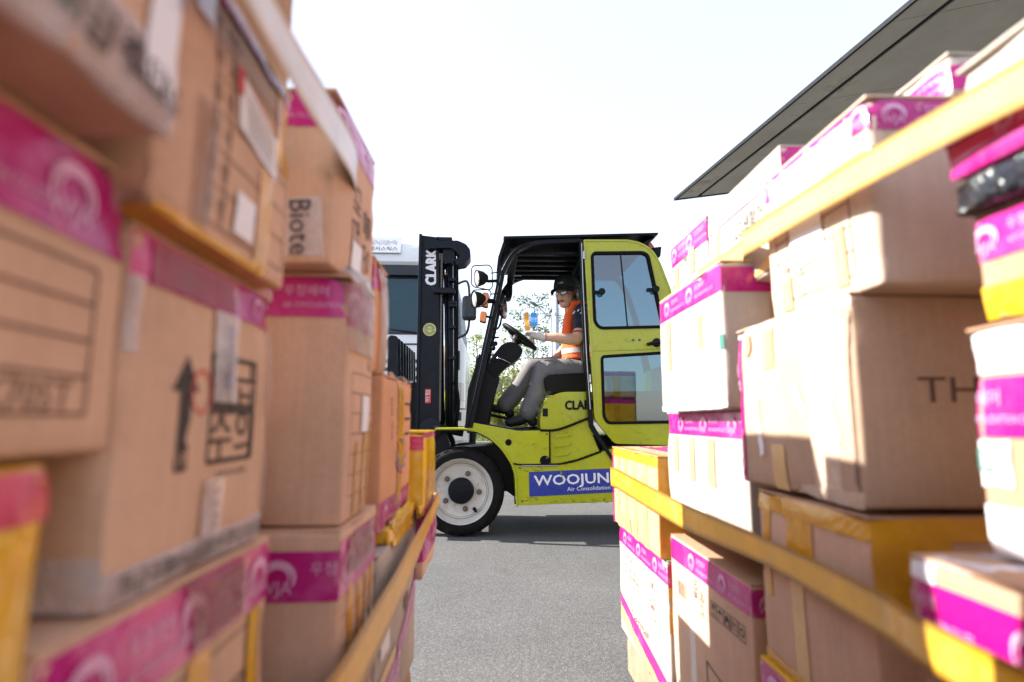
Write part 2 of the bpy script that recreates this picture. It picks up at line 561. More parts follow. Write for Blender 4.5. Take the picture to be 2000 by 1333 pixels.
class Carton:
    def __init__(self, row, X, Y0, Y1, z0, z1, W, mat, label, yaw=0.0, roll=0.0, r=0.004, bulge=0.004, flaps=True,
                 name='carton', cat='carton', flapmat=None, seed=None, wob=0.0018, n=17):
        self.row = row; self.sg = -1 if row == 'L' else 1
        self.L = Y1 - Y0; self.W = W; self.H = z1 - z0; self.r = r; self.b = bulge; self.wob = wob
        self.seed = seed if seed is not None else rnd.random() * 50
        R = Matrix.Rotation(math.radians(yaw), 3, 'Z') @ Matrix.Rotation(math.radians(roll), 3, 'X')
        self.org = Vector((X, Y0, z0))
        piv = Vector((self.sg * W * 0.0, self.L * 0.5, 0))
        self.T = lambda q: self.org + piv + R @ (q - piv)
        dims = (self.L, self.W, self.H)
        self.crush = []
        rc = random.Random(int(self.seed * 1000))
        for _ in range(7):
            q = [rc.random() * d for d in dims]
            ax = rc.sample((0, 1, 2), 2)
            for i in ax: q[i] = dims[i] * rc.choice((0, 1))
            if rc.random() < .5: q[1] = 0
            self.crush.append((Vector(q), rc.uniform(.012, .03), rc.uniform(.002, .006)))
        cs = []
        for D in dims:
            cs.append([0, r * 0.35, r] + [r + (D - 2 * r) * k / (n - 5) for k in range(1, n - 5)] + [D - r, D - r * 0.35, D])
        m = len(cs[0])
        idx = {}; V = []; F = []

        def vid(i, j, k):
            if (i, j, k) not in idx:
                idx[(i, j, k)] = len(V)
                V.append(self.pt3((cs[0][i], cs[1][j], cs[2][k])))
            return idx[(i, j, k)]
        e = m - 1
        for a in range(e):
            for b in range(e):
                for (q) in ([(0, a, b), (0, a, b + 1), (0, a + 1, b + 1), (0, a + 1, b)], [(e, a, b), (e, a + 1, b), (e, a + 1, b + 1), (e, a, b + 1)],
                            [(a, 0, b), (a + 1, 0, b), (a + 1, 0, b + 1), (a, 0, b + 1)], [(a, e, b), (a, e, b + 1), (a + 1, e, b + 1), (a + 1, e, b)],
                            [(a, b, 0), (a, b + 1, 0), (a + 1, b + 1, 0), (a + 1, b, 0)], [(a, b, e), (a + 1, b, e), (a + 1, b + 1, e), (a, b + 1, e)]):
                    f = [vid(*t) for t in q]
                    F.append(f[::-1] if self.sg > 0 else f)
        self.mat = mat
        self.o = mesh_obj(name, V, F, mat, None, True, origin=self.T(Vector((self.sg * W / 2, self.L / 2, 0))))
        tag(self.o, label, cat, 'cartons stacked in the %s row' % ('left' if row == 'L' else 'right'))
        if flaps:
            fm = flapmat or mat
            g = 0.0015
            for k in (0, 1):
                d0, d1 = (0.001, self.L - 0.001)
                s0, s1 = (0.0005, W / 2 - g) if k == 0 else (W / 2 + g, W - 0.0005)
                mb = MB()
                nn = 8
                for zz in (0.0005, 0.0035):
                    for i in range(nn + 1):
                        for j in (0, 1):
                            d = d0 + (d1 - d0) * i / nn; s = s0 + (s1 - s0) * j
                            wv = 0.0012 * mnoise.noise(Vector((d * 18 + self.seed, s * 9, 3)))
                            mb.v.append(self.T(Vector((self.sg * s, d, self.H + zz + wv))))
                q = (nn + 1) * 2
                for i in range(nn):
                    a = i * 2
                    mb.f.append((q + a, q + a + 2, q + a + 3, q + a + 1)); mb.mi.append(0)
                    mb.f.append((a, a + 1, a + 3, a + 2)); mb.mi.append(0)
                    mb.f.append((a, a + 2, q + a + 2, q + a)); mb.mi.append(0)
                    mb.f.append((a + 1, q + a + 1, q + a + 3, a + 3)); mb.mi.append(0)
                mb.f.append((0, q, q + 1, 1)); mb.mi.append(0)
                a = nn * 2
                mb.f.append((a, a + 1, q + a + 1, q + a)); mb.mi.append(0)
                mb.build('flap', fm, self.o)

    # local raw (d, s, h) on the surface -> world
    def pt3(self, p, off=0.0):
        D = (self.L, self.W, self.H); r = self.r
        q = [min(max(p[i], r), D[i] - r) for i in range(3)]
        n = Vector([p[i] - q[i] for i in range(3)])
        if n.length < 1e-9: n = Vector((0, 0, 1))
        n.normalize()
        f = [min(1, max(0, p[i] / D[i])) for i in range(3)]
        s = [math.sin(math.pi * x) ** 0.7 if 0 < x < 1 else 0.0 for x in f]
        bl = Vector((n[0] * s[1] * s[2], n[1] * s[0] * s[2], n[2] * s[0] * s[1] * 0.2)) * self.b
        nz = mnoise.noise(Vector((p[0] * 11 + self.seed, p[1] * 11, p[2] * 11)))
        nz2 = mnoise.noise(Vector((p[0] * 34 + self.seed, p[1] * 34, p[2] * 34)))
        pos = Vector(q) + n * (r + off + self.wob * nz + self.wob * 0.35 * nz2) + bl
        pv = Vector(p)
        for (cq, sg_, am) in self.crush:
            dd = (pv - cq).length_squared / (sg_ * sg_)
            if dd < 6: pos -= n * (am * math.exp(-dd))
        return self.T(Vector((self.sg * pos[1], pos[0], pos[2])))

    def size(self, face):
        return {'A': (self.L, self.H), 'N': (self.W, self.H), 'F': (self.W, self.H), 'T': (self.L, self.W), 'B': (self.L, self.W)}[face]

    def fp(self, face, u, v, off=0.0):
        a, b = self.size(face)
        x = u * a; y = v * b
        p = {'A': (x, 0, y), 'N': (0, x, y), 'F': (self.L, x, y), 'T': (x, y, self.H), 'B': (x, y, 0)}[face]
        return self.pt3(p, off)

    def sx(self, face):
        if face == 'A' or face == 'T' or face == 'B': return 1 if self.row == 'L' else -1
        if face == 'N': return -1 if self.row == 'L' else 1
        return 1 if self.row == 'L' else -1

    def quad(self, face, c, mat, name='tape', lay=2, wr=0.0006, ragged=0.0, label=None):
        """c: four corners (u,v) fractions in order; follows the carton's surface"""
        a, b = self.size(face)
        P = [Vector((x[0] * a, x[1] * b)) for x in c]
        nu = max(2, min(28, int(max((P[1] - P[0]).length, (P[2] - P[3]).length) / 0.012)))
        nv = max(2, min(28, int(max((P[3] - P[0]).length, (P[2] - P[1]).length) / 0.012)))
        V = []; F = []
        sd = rnd.random() * 90
        for i in range(nu + 1):
            for j in range(nv + 1):
                s = i / nu; t = j / nv
                q = (P[0] * (1 - s) + P[1] * s) * (1 - t) + (P[3] * (1 - s) + P[2] * s) * t
                if ragged and (i in (0, nu) or j in (0, nv)):
                    q = q + Vector((mnoise.noise(Vector((q.x * 90, q.y * 90, sd))), mnoise.noise(Vector((q.x * 90, q.y * 90, sd + 9))))) * ragged
                w = 0.00045 * lay + wr * (0.5 + mnoise.noise(Vector((q.x * 55, q.y * 55, sd)))) 
                V.append(self.fp(face, min(1, max(0, q.x / a)), min(1, max(0, q.y / b)), w))
        for i in range(nu):
            for j in range(nv):
                k = i * (nv + 1) + j
                F.append((k, k + nv + 1, k + nv + 2, k + 1))
        o = mesh_obj(name, V, F, mat, self.o, True)
        if label: o['label'] = label
        return o

    def strip(self, face, u0, v0, u1, v1, mat, **k):
        return self.quad(face, [(u0, v0), (u1, v0), (u1, v1), (u0, v1)], mat, **k)

    def flat(self, face, uc, vc, vs, fs, mat, name, rot=0.0, lay=1.2, parent=None):
        a, b = self.size(face); s = self.sx(face)
        cr, sr = math.cos(rot), math.sin(rot)
        V = []
        for x, y in vs:
            X = x * cr - y * sr; Y = x * sr + y * cr
            V.append(self.fp(face, uc + s * X / a, vc + Y / b, 0.0006 * lay))
        return mesh_obj(name, V, fs, mat, parent or self.o)

    def text(self, face, st, u, v, h, mat, wide=1.0, rot=0.0, lay=1.2, name='printed_text', fit=None):
        vs, fs = text_mesh(st)
        if not vs: return
        if fit:
            w = max(p[0] for p in vs) - min(p[0] for p in vs)
            wide = fit / (w * h)
        return self.flat(face, u, v, [(x * wide * h, (y - 0.5) * h) for x, y in vs], fs, mat, name, rot, lay)

    def lines(self, face, segs, w, mat, name='printed_lines', lay=1.2):
        a, b = self.size(face)
        V = []; F = []
        for (u0, v0, u1, v1) in segs:
            A = Vector((u0 * a, v0 * b)); B = Vector((u1 * a, v1 * b))
            L = (B - A).length
            if L < 1e-6: continue
            t = (B - A) / L; nn = Vector((-t.y, t.x)) * w / 2
            m = max(1, int(L / 0.02)); k0 = len(V)
            for i in range(m + 1):
                q = A + t * L * i / m
                for e in (-1, 1):
                    z = q + nn * e
                    V.append(self.fp(face, z.x / a, z.y / b, 0.0006 * lay))
            for i in range(m):
                k = k0 + 2 * i
                F.append((k, k + 1, k + 3, k + 2))
        return mesh_obj(name, V, F, mat, self.o)

    def brand(self, face, u0, u1, v0, v1, mat=None, first=0.05, pitch=0.15, name='tape', logos=True, lay=2, wr=0.0006, vert=False, ragged=0.0):
        """printed carton tape: swirl mark with letters, name in Korean and English"""
        mat = mat or M['magenta']
        t = self.strip(face, u0, v0, u1, v1, mat, name=name, lay=lay, wr=wr, ragged=ragged)
        if not logos: return t
        a, b = self.size(face); s = self.sx(face)
        V = []; F = []
        hh = (v1 - v0) * b if not vert else (u1 - u0) * a
        LL = (u1 - u0) * a if not vert else (v1 - v0) * b

        def put(vs, fs, ox, oy):
            k = len(V)
            V.extend([(x + ox, y + oy) for x, y in vs]); F.extend([tuple(i + k for i in f) for f in fs])
        x = first
        while x < LL - 0.01:
            R = hh * 0.34
            vs = []; fs = []
            for ring in (0, 1):
                k0 = len(vs)
                nS = 16
                for i in range(nS + 1):
                    an = math.radians(-35 + 235 * i / nS)
                    th = R * (0.10 + 0.24 * math.sin(math.pi * i / nS)) * (1 - 0.45 * ring)
                    ro = R * (1.0 - 0.32 * ring)
                    vs.append((math.cos(an) * ro * 1.12, math.sin(an) * ro * 0.98)); vs.append((math.cos(an) * (ro - th) * 1.12, math.sin(an) * (ro - th) * 0.98))
                for i in range(nS):
                    k = k0 + 2 * i
                    fs.append((k, k + 1, k + 3, k + 2))
            put(vs, fs, x, 0)
            tv, tf = text_mesh('WJA')
            put([(p[0] * hh * 0.26, (p[1] - 0.5) * hh * 0.26) for p in tv], tf, x - R * 0.15, -hh * 0.2)
            if True:
                tv, tf = text_mesh('우정에어')
                put([(p[0] * hh * 0.22, (p[1] - 0.5) * hh * 0.22) for p in tv], tf, x + hh * 1.2, hh * 0.16)
            if x + hh * 2.6 < LL + hh:
                tv, tf = text_mesh('AIR CONSOLIDATION CO.,LTD.')
                w0 = hh * 2.0
                sc_ = w0 / (max(p[0] for p in tv) - min(p[0] for p in tv))
                put([(p[0] * sc_, (p[1] - 0.5) * sc_ * 1.4) for p in tv], tf, x + hh * 1.65, -hh * 0.2)
            x += pitch
        # clip what would run over the end of the strip
        ok = [0 <= p[0] <= LL for p in V]
        F = [f for f in F if all(ok[i] for i in f)]
        V2 = []
        for (px, py) in V:
            if vert:
                u = (u0 + u1) / 2 - s * py / a * 1.0; vv = v0 + px / b
            else:
                us = u0 if s > 0 else u1
                u = us + s * px / a; vv = (v0 + v1) / 2 + py / b
            V2.append(self.fp(face, min(1, max(0, u)), min(1, max(0, vv)), 0.00045 * lay + 0.0016))
        used = sorted({i for f in F for i in f}); rm = {i: k for k, i in enumerate(used)}
        tp = mesh_obj('tape_print', [V2[i] for i in used], [tuple(rm[i] for i in f) for f in F], M['tape_print'], t)
        tp['kind'] = 'stuff'
        return t

    def form(self, face, u0, v0, u1, v1, rows=6, cols=(0.25, 0.5), mat=None, w=0.0014, words=('품 명', '수 량', '규 격', '중 량', '비 고', 'C/T NO')):
        mat = mat or M['ink_faint']
        segs = []
        for i in range(rows + 1):
            y = v0 + (v1 - v0) * i / rows
            segs.append((u0, y, u1, y))
        for c in (0,) + tuple(cols) + (1,):
            x = u0 + (u1 - u0) * c
            segs.append((x, v0, x, v1))
        self.lines(face, segs, w, mat)
        s = self.sx(face)
        a, b = self.size(face)
        for i in range(rows):
            y = v0 + (v1 - v0) * (i + 0.5) / rows
            c = 0.12 if s > 0 else 0.88
            if cols and words:
                self.text(face, words[i % len(words)], u0 + (u1 - u0) * (cols[0] * 0.5 if s > 0 else 1 - cols[0] * 0.5), y, abs(v1 - v0) * b / rows * 0.42, mat)


def arrow_up(B, face, u, v, w, h, mat):
    vs = [(-w / 2, h * 0.18), (0, h / 2), (w / 2, h * 0.18), (w * 0.22, h * 0.18), (w * 0.22, -h / 2), (-w * 0.22, -h / 2), (-w * 0.22, h * 0.18)]
    fs = [(0, 2, 1), (6, 5, 4, 3)]
    # head triangle shares the shaft's top edge
    B.flat(face, u, v, vs, fs, mat, 'printed_arrow')


def icon_boxes(B, face, u, v, size, n, mat, gap=1.15, kinds='gmxuc'):
    """row of handling marks: framed little pictures"""
    s = B.sx(face)
    a, b = B.size(face)
    V = []; F = []

    def rect(x0, y0, x1, y1):
        k = len(V); V.extend([(x0, y0), (x1, y0), (x1, y1), (x0, y1)]); F.append((k, k + 1, k + 2, k + 3))

    def tri(*p):
        k = len(V); V.extend(p); F.append(tuple(range(k, k + len(p))))
    t = size * 0.06
    for i in range(n):
        cx = (i - (n - 1) / 2) * size * gap; h = size / 2
        rect(cx - h, -h, cx + h, -h + t); rect(cx - h, h - t, cx + h, h); rect(cx - h, -h, cx - h + t, h); rect(cx + h - t, -h, cx + h, h)
        k = kinds[i % len(kinds)]
        if k == 'g':        # wine glass
            tri((cx - h * .5, h * .7), (cx - h * .35, h * .1), (cx + h * .35, h * .1), (cx + h * .5, h * .7)); rect(cx - t / 2, -h * .6, cx + t / 2, h * .1); rect(cx - h * .4, -h * .72, cx + h * .4, -h * .58)
        elif k == 'm':      # umbrella
            tri((cx - h * .65, h * .1), (cx + h * .65, h * .1), (cx + h * .35, h * .5), (cx, h * .65), (cx - h * .35, h * .5)); rect(cx - t / 2, -h * .7, cx + t / 2, h * .1)
        elif k == 'x':      # hands
            rect(cx - h * .4, -h * .2, cx + h * .4, h * .6); rect(cx - h * .7, -h * .6, cx - h * .5, h * .2); rect(cx + h * .5, -h * .6, cx + h * .7, h * .2); rect(cx - h * .7, -h * .7, cx + h * .7, -h * .55)
        elif k == 'u':      # two arrows up
            for e in (-.33, .33):
                tri((cx + h * (e - .25), h * .15), (cx + h * (e + .25), h * .15), (cx + h * e, h * .65)); rect(cx + h * (e - .09), -h * .6, cx + h * (e + .09), h * .15)
        else:
            for q in range(10):
                a0 = 2 * math.pi * q / 10; a1 = 2 * math.pi * (q + 1) / 10
                tri((cx + math.cos(a0) * h * .6, math.sin(a0) * h * .6), (cx + math.cos(a1) * h * .6, math.sin(a1) * h * .6), (cx + math.cos(a1) * h * .35, math.sin(a1) * h * .35), (cx + math.cos(a0) * h * .35, math.sin(a0) * h * .35))
    B.flat(face, u, v, V, F, mat, 'handling_marks')


def lump(name, c, dims, mat, parent, seed=0, nz=0.4, sub=12):
    """crumpled sheet wrapped about a corner: a noisy flattened blob"""
    V = []; F = []
    n = sub
    for i in range(n + 1):
        for j in range(n + 1):
            th = math.pi * i / n; ph = 2 * math.pi * j / n
            d = Vector((math.sin(th) * math.cos(ph), math.sin(th) * math.sin(ph), math.cos(th)))
            d = Vector([math.copysign(abs(x) ** 0.6, x) for x in d])
            k = 1 + nz * mnoise.noise(d * 2.3 + Vector((seed, seed, seed))) + nz * 0.6 * mnoise.noise(d * 6 + Vector((seed, 0, seed)))
            V.append(Vector(c) + Vector((d.x * dims[0], d.y * dims[1], d.z * dims[2])) * k)
    for i in range(n):
        for j in range(n):
            a = i * (n + 1) + j
            F.append((a, a + n + 1, a + n + 2, a + 1))
    return mesh_obj(name, V, F, mat, parent, True)


K = M
M['kraft_r'] = cardboard('kraft_right', (0.50, 0.35, 0.25), 2.2)
LX, RX = -0.22, 0.44
# ---- left row, from the camera outwards ----
# nearest, lowest: wrapped in yellow tape
b = Carton('L', -0.217, 0.10, 0.300, 0.50, 0.825, 0.28, K['amber_thick'], 'small carton fully wrapped in yellow tape, at the left edge beside the dark gap', bulge=0.004, wob=0.003)
b.strip('A', 0, .93, 1, 1, K['magenta_red'], lay=3)
b.strip('A', .55, 0, .75, .9, K['amber'], lay=3)
# form-printed box with the big magenta tape
b = Carton('L', LX, 0.09, 0.353, 0.832, 0.993, 0.30, K['kraft'], 'carton with wide magenta tape and grey printed table, left edge above the yellow wrapped one')
b.strip('A', 0, .985, 1, 1, K['amber'], lay=3)
b.brand('A', 0, 1, .69, .985, first=0.07, pitch=0.14)
b.form('A', .30, .13, .90, .62, rows=4, cols=(.3,), w=0.002, words=('품명', '수량', 'C/T', 'NO.'))
b.text('A', 'A 57X70ST', .66, .19, .016, K['ink_faint'])
b.quad('A', [(.34, .35), (.56, .33), (.56, .62), (.34, .66)], K['ink_red'], name='printed_emblem', lay=1.2, wr=0, ragged=0.004)
b.quad('A', [(.37, .40), (.53, .38), (.53, .57), (.37, .61)], paint('emblem_yellow', (.75, .5, .06)), name='printed_emblem', lay=2, wr=0, ragged=0.004)
# top near box
b = Carton('L', -0.170, 0.06, 0.304, 0.998, 1.30, 0.34, K['kraft_pink'], 'top left corner carton with white printed tape along its lower edge')
b.strip('A', 0, 0, 1, .13, K['clear_film'], lay=2, wr=.001)
b.strip('B', 0, 0, 1, .02, K['clear_film'], lay=2, wr=.001)
for (uu, ss) in ((.50, 'FRAGILE'), (.78, '취급주의'), (.93, 'GLASS')):
    b.text('A', ss, uu, .07, .016, K['ink_green'] if uu < .6 else K['ink'], lay=4)
b.strip('A', .86, .05, .97, .42, K['paper'], lay=4, name='paper_label')
b.text('A', 'ICN 03', .95, .28, .008, K['ink_blue'], rot=math.pi / 2, lay=8)
b.strip('A', .30, .45, .50, .60, K['ink_faint'], lay=1.2, name='printed_block')
# arrow box
b = Carton('L', LX, 0.356, 0.590, 0.742, 0.968, 0.30, K['kraft'], 'large kraft carton printed with a black up arrow and framed Korean marks')
b.brand('A', 0, 1, .86, .995, first=0.19, pitch=0.17)
b.strip('A', .08, .865, .62, .985, K['clear'], lay=5, wr=.001)
b.strip('A', .0, .66, .06, .87, K['clear_film'], lay=3)
b.strip('A', .965, .50, 1, .86, K['clear_film'], lay=3)
b.strip('A', .965, .11, 1, .35, K['clear_film'], lay=3)
arrow_up(b, 'A', .30, .50, .036, .082, K['ink'])
b.text('A', '취급', .64, .615, .036, K['ink'], fit=.080, lay=1.6)
b.text('A', '주의', .64, .425, .036, K['ink'], fit=.080, lay=1.6)
b.lines('A', [(.46, .53, .82, .53), (.46, .70, .82, .70), (.46, .53, .46, .70), (.82, .53, .82, .70), (.46, .335, .82, .335), (.46, .51, .82, .51), (.46, .335, .46, .51), (.82, .335, .82, .51)], .004, K['ink'], name='printed_frame')
b.text('A', 'MADE IN KOREA', .66, .29, .0055, K['ink_brown'])
b.text('A', 'UP', .30, .36, .010, K['kraft'], lay=2.4)
segs = [(.39 + .06 * math.cos(2 * math.pi * i / 18), .57 + .07 * math.sin(2 * math.pi * i / 18), .39 + .06 * math.cos(2 * math.pi * (i + 1) / 18), .57 + .07 * math.sin(2 * math.pi * (i + 1) / 18)) for i in range(18)]
b.lines('A', segs, .0022, K['ink_red'], name='printed_ring', lay=2)
b.strip('A', .46, .54, .63, .86, K['clear_film'], lay=6)
b.text('A', '0987-23 KE', .55, .70, .008, K['ink_blue'], rot=math.pi / 2, lay=9)
b.strip('A', .45, .08, .59, .28, K['clear_film'], lay=6)
b.text('A', 'CJ 2 1', .52, .18, .009, K['ink'], rot=math.pi / 2, lay=9)
b.quad('A', [(.0, -.0), (1, 0), (1, .10), (.0, .09)], K['clear_film'], lay=4, wr=.001)
for (uu, ss) in ((.16, '취급주의'), (.38, 'FRAGILE'), (.62, '파손주의'), (.88, 'GLASS')):
    b.text('A', ss, uu, .05, .012, K['ink'], lay=8)
b.strip('N', 0, 0, .45, .13, K['clear_film'], lay=3)
b.text('N', 'FRAGILE', .14, .065, .013, K['ink_green'], lay=7, rot=math.pi / 2, fit=.025)
# form box overhanging above the arrow box
b = Carton('L', -0.200, 0.335, 0.560, 0.973, 1.166, 0.30, K['kraft_pink'], 'carton with a printed form, a white document pocket and amber tape, over the arrow carton')
b.form('A', .28, .08, .95, .92, rows=6, cols=(.16,))
b.quad('A', [(.43, .52), (.79, .46), (.79, .66), (.43, .76)], K['paper'], lay=4, name='document_pocket')
b.lines('A', [(.48, .53 + .03 * i, .74, .50 + .03 * i) for i in range(6)], .0012, K['ink_faint'], lay=7)
b.strip('A', .41, .66, .46, .77, K['ink_red'], lay=5, name='red_sticker')
b.strip('A', .465, .10, .62, .27, K['paper'], lay=4, name='paper_label')
b.strip('A', .65, 0, .77, .46, K['amber'], lay=3)
b.strip('A', .19, .04, .31, .50, K['clear'], lay=3)
b.strip('A', .80, .55, 1, .93, K['amber'], lay=3, ragged=.002)
b.strip('A', .05, .0, .75, .035, K['amber'], lay=3, ragged=.002)
b.strip('B', 0, 0, 1, .12, K['amber'], lay=3)
b.strip('A', .14, .78, .24, 1, K['paper'], lay=4, name='paper_label')
b.brand('A', .25, 1, .93, 1, first=0.03, pitch=.12)
b.strip('A', .3, .92, 1, 1, K['clear'], lay=6, wr=.0012)
# carton above it, only its lower face in view
b = Carton('L', -0.205, 0.33, 0.56, 1.175, 1.38, 0.28, K['kraft_pale'], 'pale carton on the very top left, cut by the upper frame edge')
# box under the arrow box
b = Carton('L', -0.216, 0.306, 0.605, 0.42, 0.735, 0.30, K['kraft'], 'carton with printed rules and yellow tape tabs, below the arrow carton')
b.brand('A', 0, 1, .835, .995, first=0.035, pitch=.115)
b.strip('A', .48, .84, .80, .99, K['clear'], lay=6, wr=.0012)
b.lines('A', [(.25, .80 - .115 * i, .95, .80 - .115 * i) for i in range(6)] + [(.95, .2, .95, .80)], .0016, K['ink_brown'])
b.strip('A', .83, .60, .92, .83, K['amber_thick'], lay=4)
b.strip('A', .26, .45, .44, .80, K['amber_thick'], lay=4)
b.strip('A', .47, .74, .58, .83, K['amber'], lay=4, ragged=.003)
b.text('A', '수량', .79, .66, .012, K['ink_brown'])
b.strip('A', .70, .40, .86, .56, K['paper'], lay=4, name='paper_label')
b.strip('A', .52, .47, .66, .54, K['ink_red'], lay=4, name='printed_emblem')
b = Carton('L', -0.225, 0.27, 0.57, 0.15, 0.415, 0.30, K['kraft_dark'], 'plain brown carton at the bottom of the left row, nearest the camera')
# second stack
b = Carton('L', -0.186, 0.672, 0.885, 1.030, 1.245, 0.30, K['kraft_pink'], 'magenta taped carton with a clear printed sticker on its shaded end, under the skyline strap', yaw=-1.5)
b.brand('N', 0, 1, .78, .99, first=.03, pitch=.13)
b.brand('A', 0, 1, .80, 1, first=.03, pitch=.13)
b.quad('N', [(.02, .04), (.17, .04), (.19, .36), (.04, .38)], K['clear_film'], name='clear_sticker', lay=3)
b.text('N', 'Biote', .11, .20, .026, K['ink'], rot=-math.pi / 2 + .05, lay=8, fit=.066)
b.strip('N', .16, .30, .30, .78, K['clear'], lay=3)
b.text('A', '대한', .45, .42, .035, K['ink_brown'], rot=-math.pi / 2)
b.text('A', '통운', .75, .34, .04, K['ink_brown'], rot=-math.pi / 2)
b.strip('A', .35, .02, .60, .25, K['paper'], lay=4, name='paper_label')
b = Carton('L', -0.174, 0.712, 0.865, 0.728, 1.024, 0.30, K['kraft_pink'], 'tall carton with a plain shaded end below magenta tape, beside the arrow carton', yaw=0.5)
b.brand('N', 0, 1, .83, .995, first=.05, pitch=.14)
b.brand('A', 0, 1, .80, .99, first=.03, pitch=.09)
b.strip('A', .0, .70, 1, 1, K['clear'], lay=5, wr=.0015)
b.lines('A', [(.15, .10 + .085 * i, .95, .10 + .085 * i) for i in range(7)] + [(.15, .1, .15, .61)], .0012, K['ink_brown'])
b.strip('A', .30, .0, .38, .32, K['amber'], lay=3)
b.strip('A', .58, .0, .66, .36, K['amber'], lay=3)
b.strip('A', .82, .0, .9, .40, K['amber'], lay=3)
b.strip('A', .45, .36, .7, .52, K['paper'], lay=3, name='paper_label')
b.text('A', 'A 8', .75, .66, .014, K['ink_brown'])
lump('crumpled_tape', at(700, 560, 0.80), (0.012, 0.075, 0.012), K['clear_film'], b.o, 4, .4, 16)
b = Carton('L', -0.170, 0.70, 0.905, 0.40, 0.722, 0.30, K['kraft_pink'], 'kraft carton whose shaded end has magenta tape with a white swirl, below the tall one')
b.brand('N', 0, 1, .77, .94, first=.232, pitch=.40, wr=.0003)
b.brand('A', 0, 1, .78, .97, first=.03, pitch=.12, wr=.0016)
b.strip('A', .10, .84, .8, .97, K['clear'], lay=6, wr=.002)
b.lines('A', [(.08, .10 + .10 * i, .96, .10 + .10 * i) for i in range(7)], .0012, K['ink_brown'])
for k in range(4):
    b.strip('A', .16 + .2 * k, .45 + .05 * (k % 2), .25 + .2 * k, .80, K['amber'], lay=3, ragged=.001)
b = Carton('L', -0.180, 0.70, 0.90, 0.15, 0.395, 0.30, K['kraft_dark'], 'plain brown carton at the foot of the second left stack')
# third stack
b = Carton('L', -0.186, 0.915, 1.040, 0.925, 1.105, 0.28, K['kraft_orange'], 'narrow orange brown carton wrapped in clear tape, above the one with a torn tape tail')
b.brand('N', 0, 1, .72, 1, first=.03)
b.brand('A', 0, .35, .74, 1, first=.02, logos=False)
b.strip('A', .25, 0, 1, 1, K['clear'], lay=5, wr=.0016)
b.strip('N', .02, 0, .12, .7, K['clear'], lay=5, wr=.0016)
b = Carton('L', -0.173, 0.945, 1.28, 0.675, 0.921, 0.28, K['kraft_orange'], 'orange brown carton with blue emblem, magenta lower edge and a torn clear tape tail')
b.brand('A', 0, 1, .0, .19, first=.04, pitch=.14)
b.strip('A', .42, .10, .60, 1, K['amber'], lay=3, ragged=.001)
b.text('A', 'EMS 국제', .25, .72, .014, K['ink'], rot=-math.pi / 2)
b.text('A', 'NO. 4 8', .38, .70, .010, K['ink_brown'], rot=-math.pi / 2)
b.lines('A', [(.68, .60, .92, .60), (.68, .72, .92, .72), (.68, .84, .92, .84)], .005, K['ink'])
for i in range(10):
    b.lines('A', [(.46 + .13 * math.cos(i * .7), .46 + .11 * math.sin(i * .7), .58 + .12 * math.cos(i * .7 + .6), .44 + .13 * math.sin(i * .7 + .8))], .004, K['ink_blue'] if i % 3 else K['ink_red'], name='printed_emblem', lay=5)
b.text('A', '아', .30, .14, .016, K['ink'], lay=6); b.text('A', 'O', .85, .16, .014, K['ink'], lay=6)
# torn tail of clear tape
pts = []
mb = MB()
P0 = at(735, 736, 0.94); rows_ = 14
for i in range(rows_ + 1):
    t = i / rows_
    u = 733 + 75 * t; v = 734 - 5 * math.sin(t * 5) + 7 * t ** 2
    for j in (0, 1):
        p = at(u, v + 6 * j * (1 - .6 * t), 0.935 + 0.34 * t + 0.02 * j)
        p.z += 0.004 * math.sin(t * 19 + 2 * j)
        mb.v.append(p)
for i in range(rows_):
    mb.f.append((2 * i, 2 * i + 1, 2 * i + 3, 2 * i + 2)); mb.mi.append(0)
mb.build('tape_tail', K['clear_film'], b.o, smooth=True)
b = Carton('L', -0.168, 0.925, 1.375, 0.33, 0.643, 0.28, K['white_card'], 'white carton with a red ringed label behind the yellow strap, low in the left row')
b.brand('A', 0, .5, .20, .40, first=.04, pitch=.15)
b.quad('A', [(.4, .28), (1, .48), (1, .64), (.4, .42)], K['magenta'], lay=4)
b.quad('A', [(0, .36), (.35, .40), (.35, .46), (0, .42)], K['amber_thick'], lay=4)
b.strip('A', .05, .50, .2, .74, K['paper'], lay=4, name='paper_label')
segs = [(.62 + .10 * math.cos(2 * math.pi * i / 20), .78 + .14 * math.sin(2 * math.pi * i / 20), .62 + .10 * math.cos(2 * math.pi * (i + 1) / 20), .78 + .14 * math.sin(2 * math.pi * (i + 1) / 20)) for i in range(20)]
b.lines('A', segs, .002, K['ink_red'], name='printed_ring', lay=4)
b.text('A', '1', .64, .84, .02, K['ink'], lay=4)
b.strip('A', .55, .52, .68, .60, K['ink_faint'], lay=3, name='printed_block')
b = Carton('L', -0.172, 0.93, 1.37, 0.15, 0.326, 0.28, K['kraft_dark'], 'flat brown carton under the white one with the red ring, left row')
b = Carton('L', -0.148, 1.335, 1.605, 0.655, 0.820, 0.26, K['amber_thick'], 'small carton wrapped all over in glossy yellow tape, beside the forklift wheel', bulge=.003, wob=.0025)
b.strip('A', 0, .94, 1, 1, K['magenta'], lay=3); b.strip('T', 0, 0, 1, 1, K['magenta'], lay=3)
b.strip('N', .0, .78, 1, .96, K['magenta_red'], lay=3, ragged=.002)
b.strip('A', .2, 0, .4, .9, K['amber'], lay=3); b.strip('N', .3, 0, .45, .78, K['amber'], lay=3)
b = Carton('L', -0.150, 1.36, 1.66, 0.50, 0.650, 0.26, K['kraft'], 'low carton banded in magenta tape, under the yellow wrapped one beside the wheel')
b.brand('A', 0, 1, .25, 1, first=.05, pitch=.15)
b.brand('N', 0, 1, .25, 1, first=.05, pitch=.15)
b = Carton('L', -0.215, 1.385, 1.64, 0.15, 0.497, 0.26, K['kraft_dark'], 'brown carton set back at the far foot of the left row')
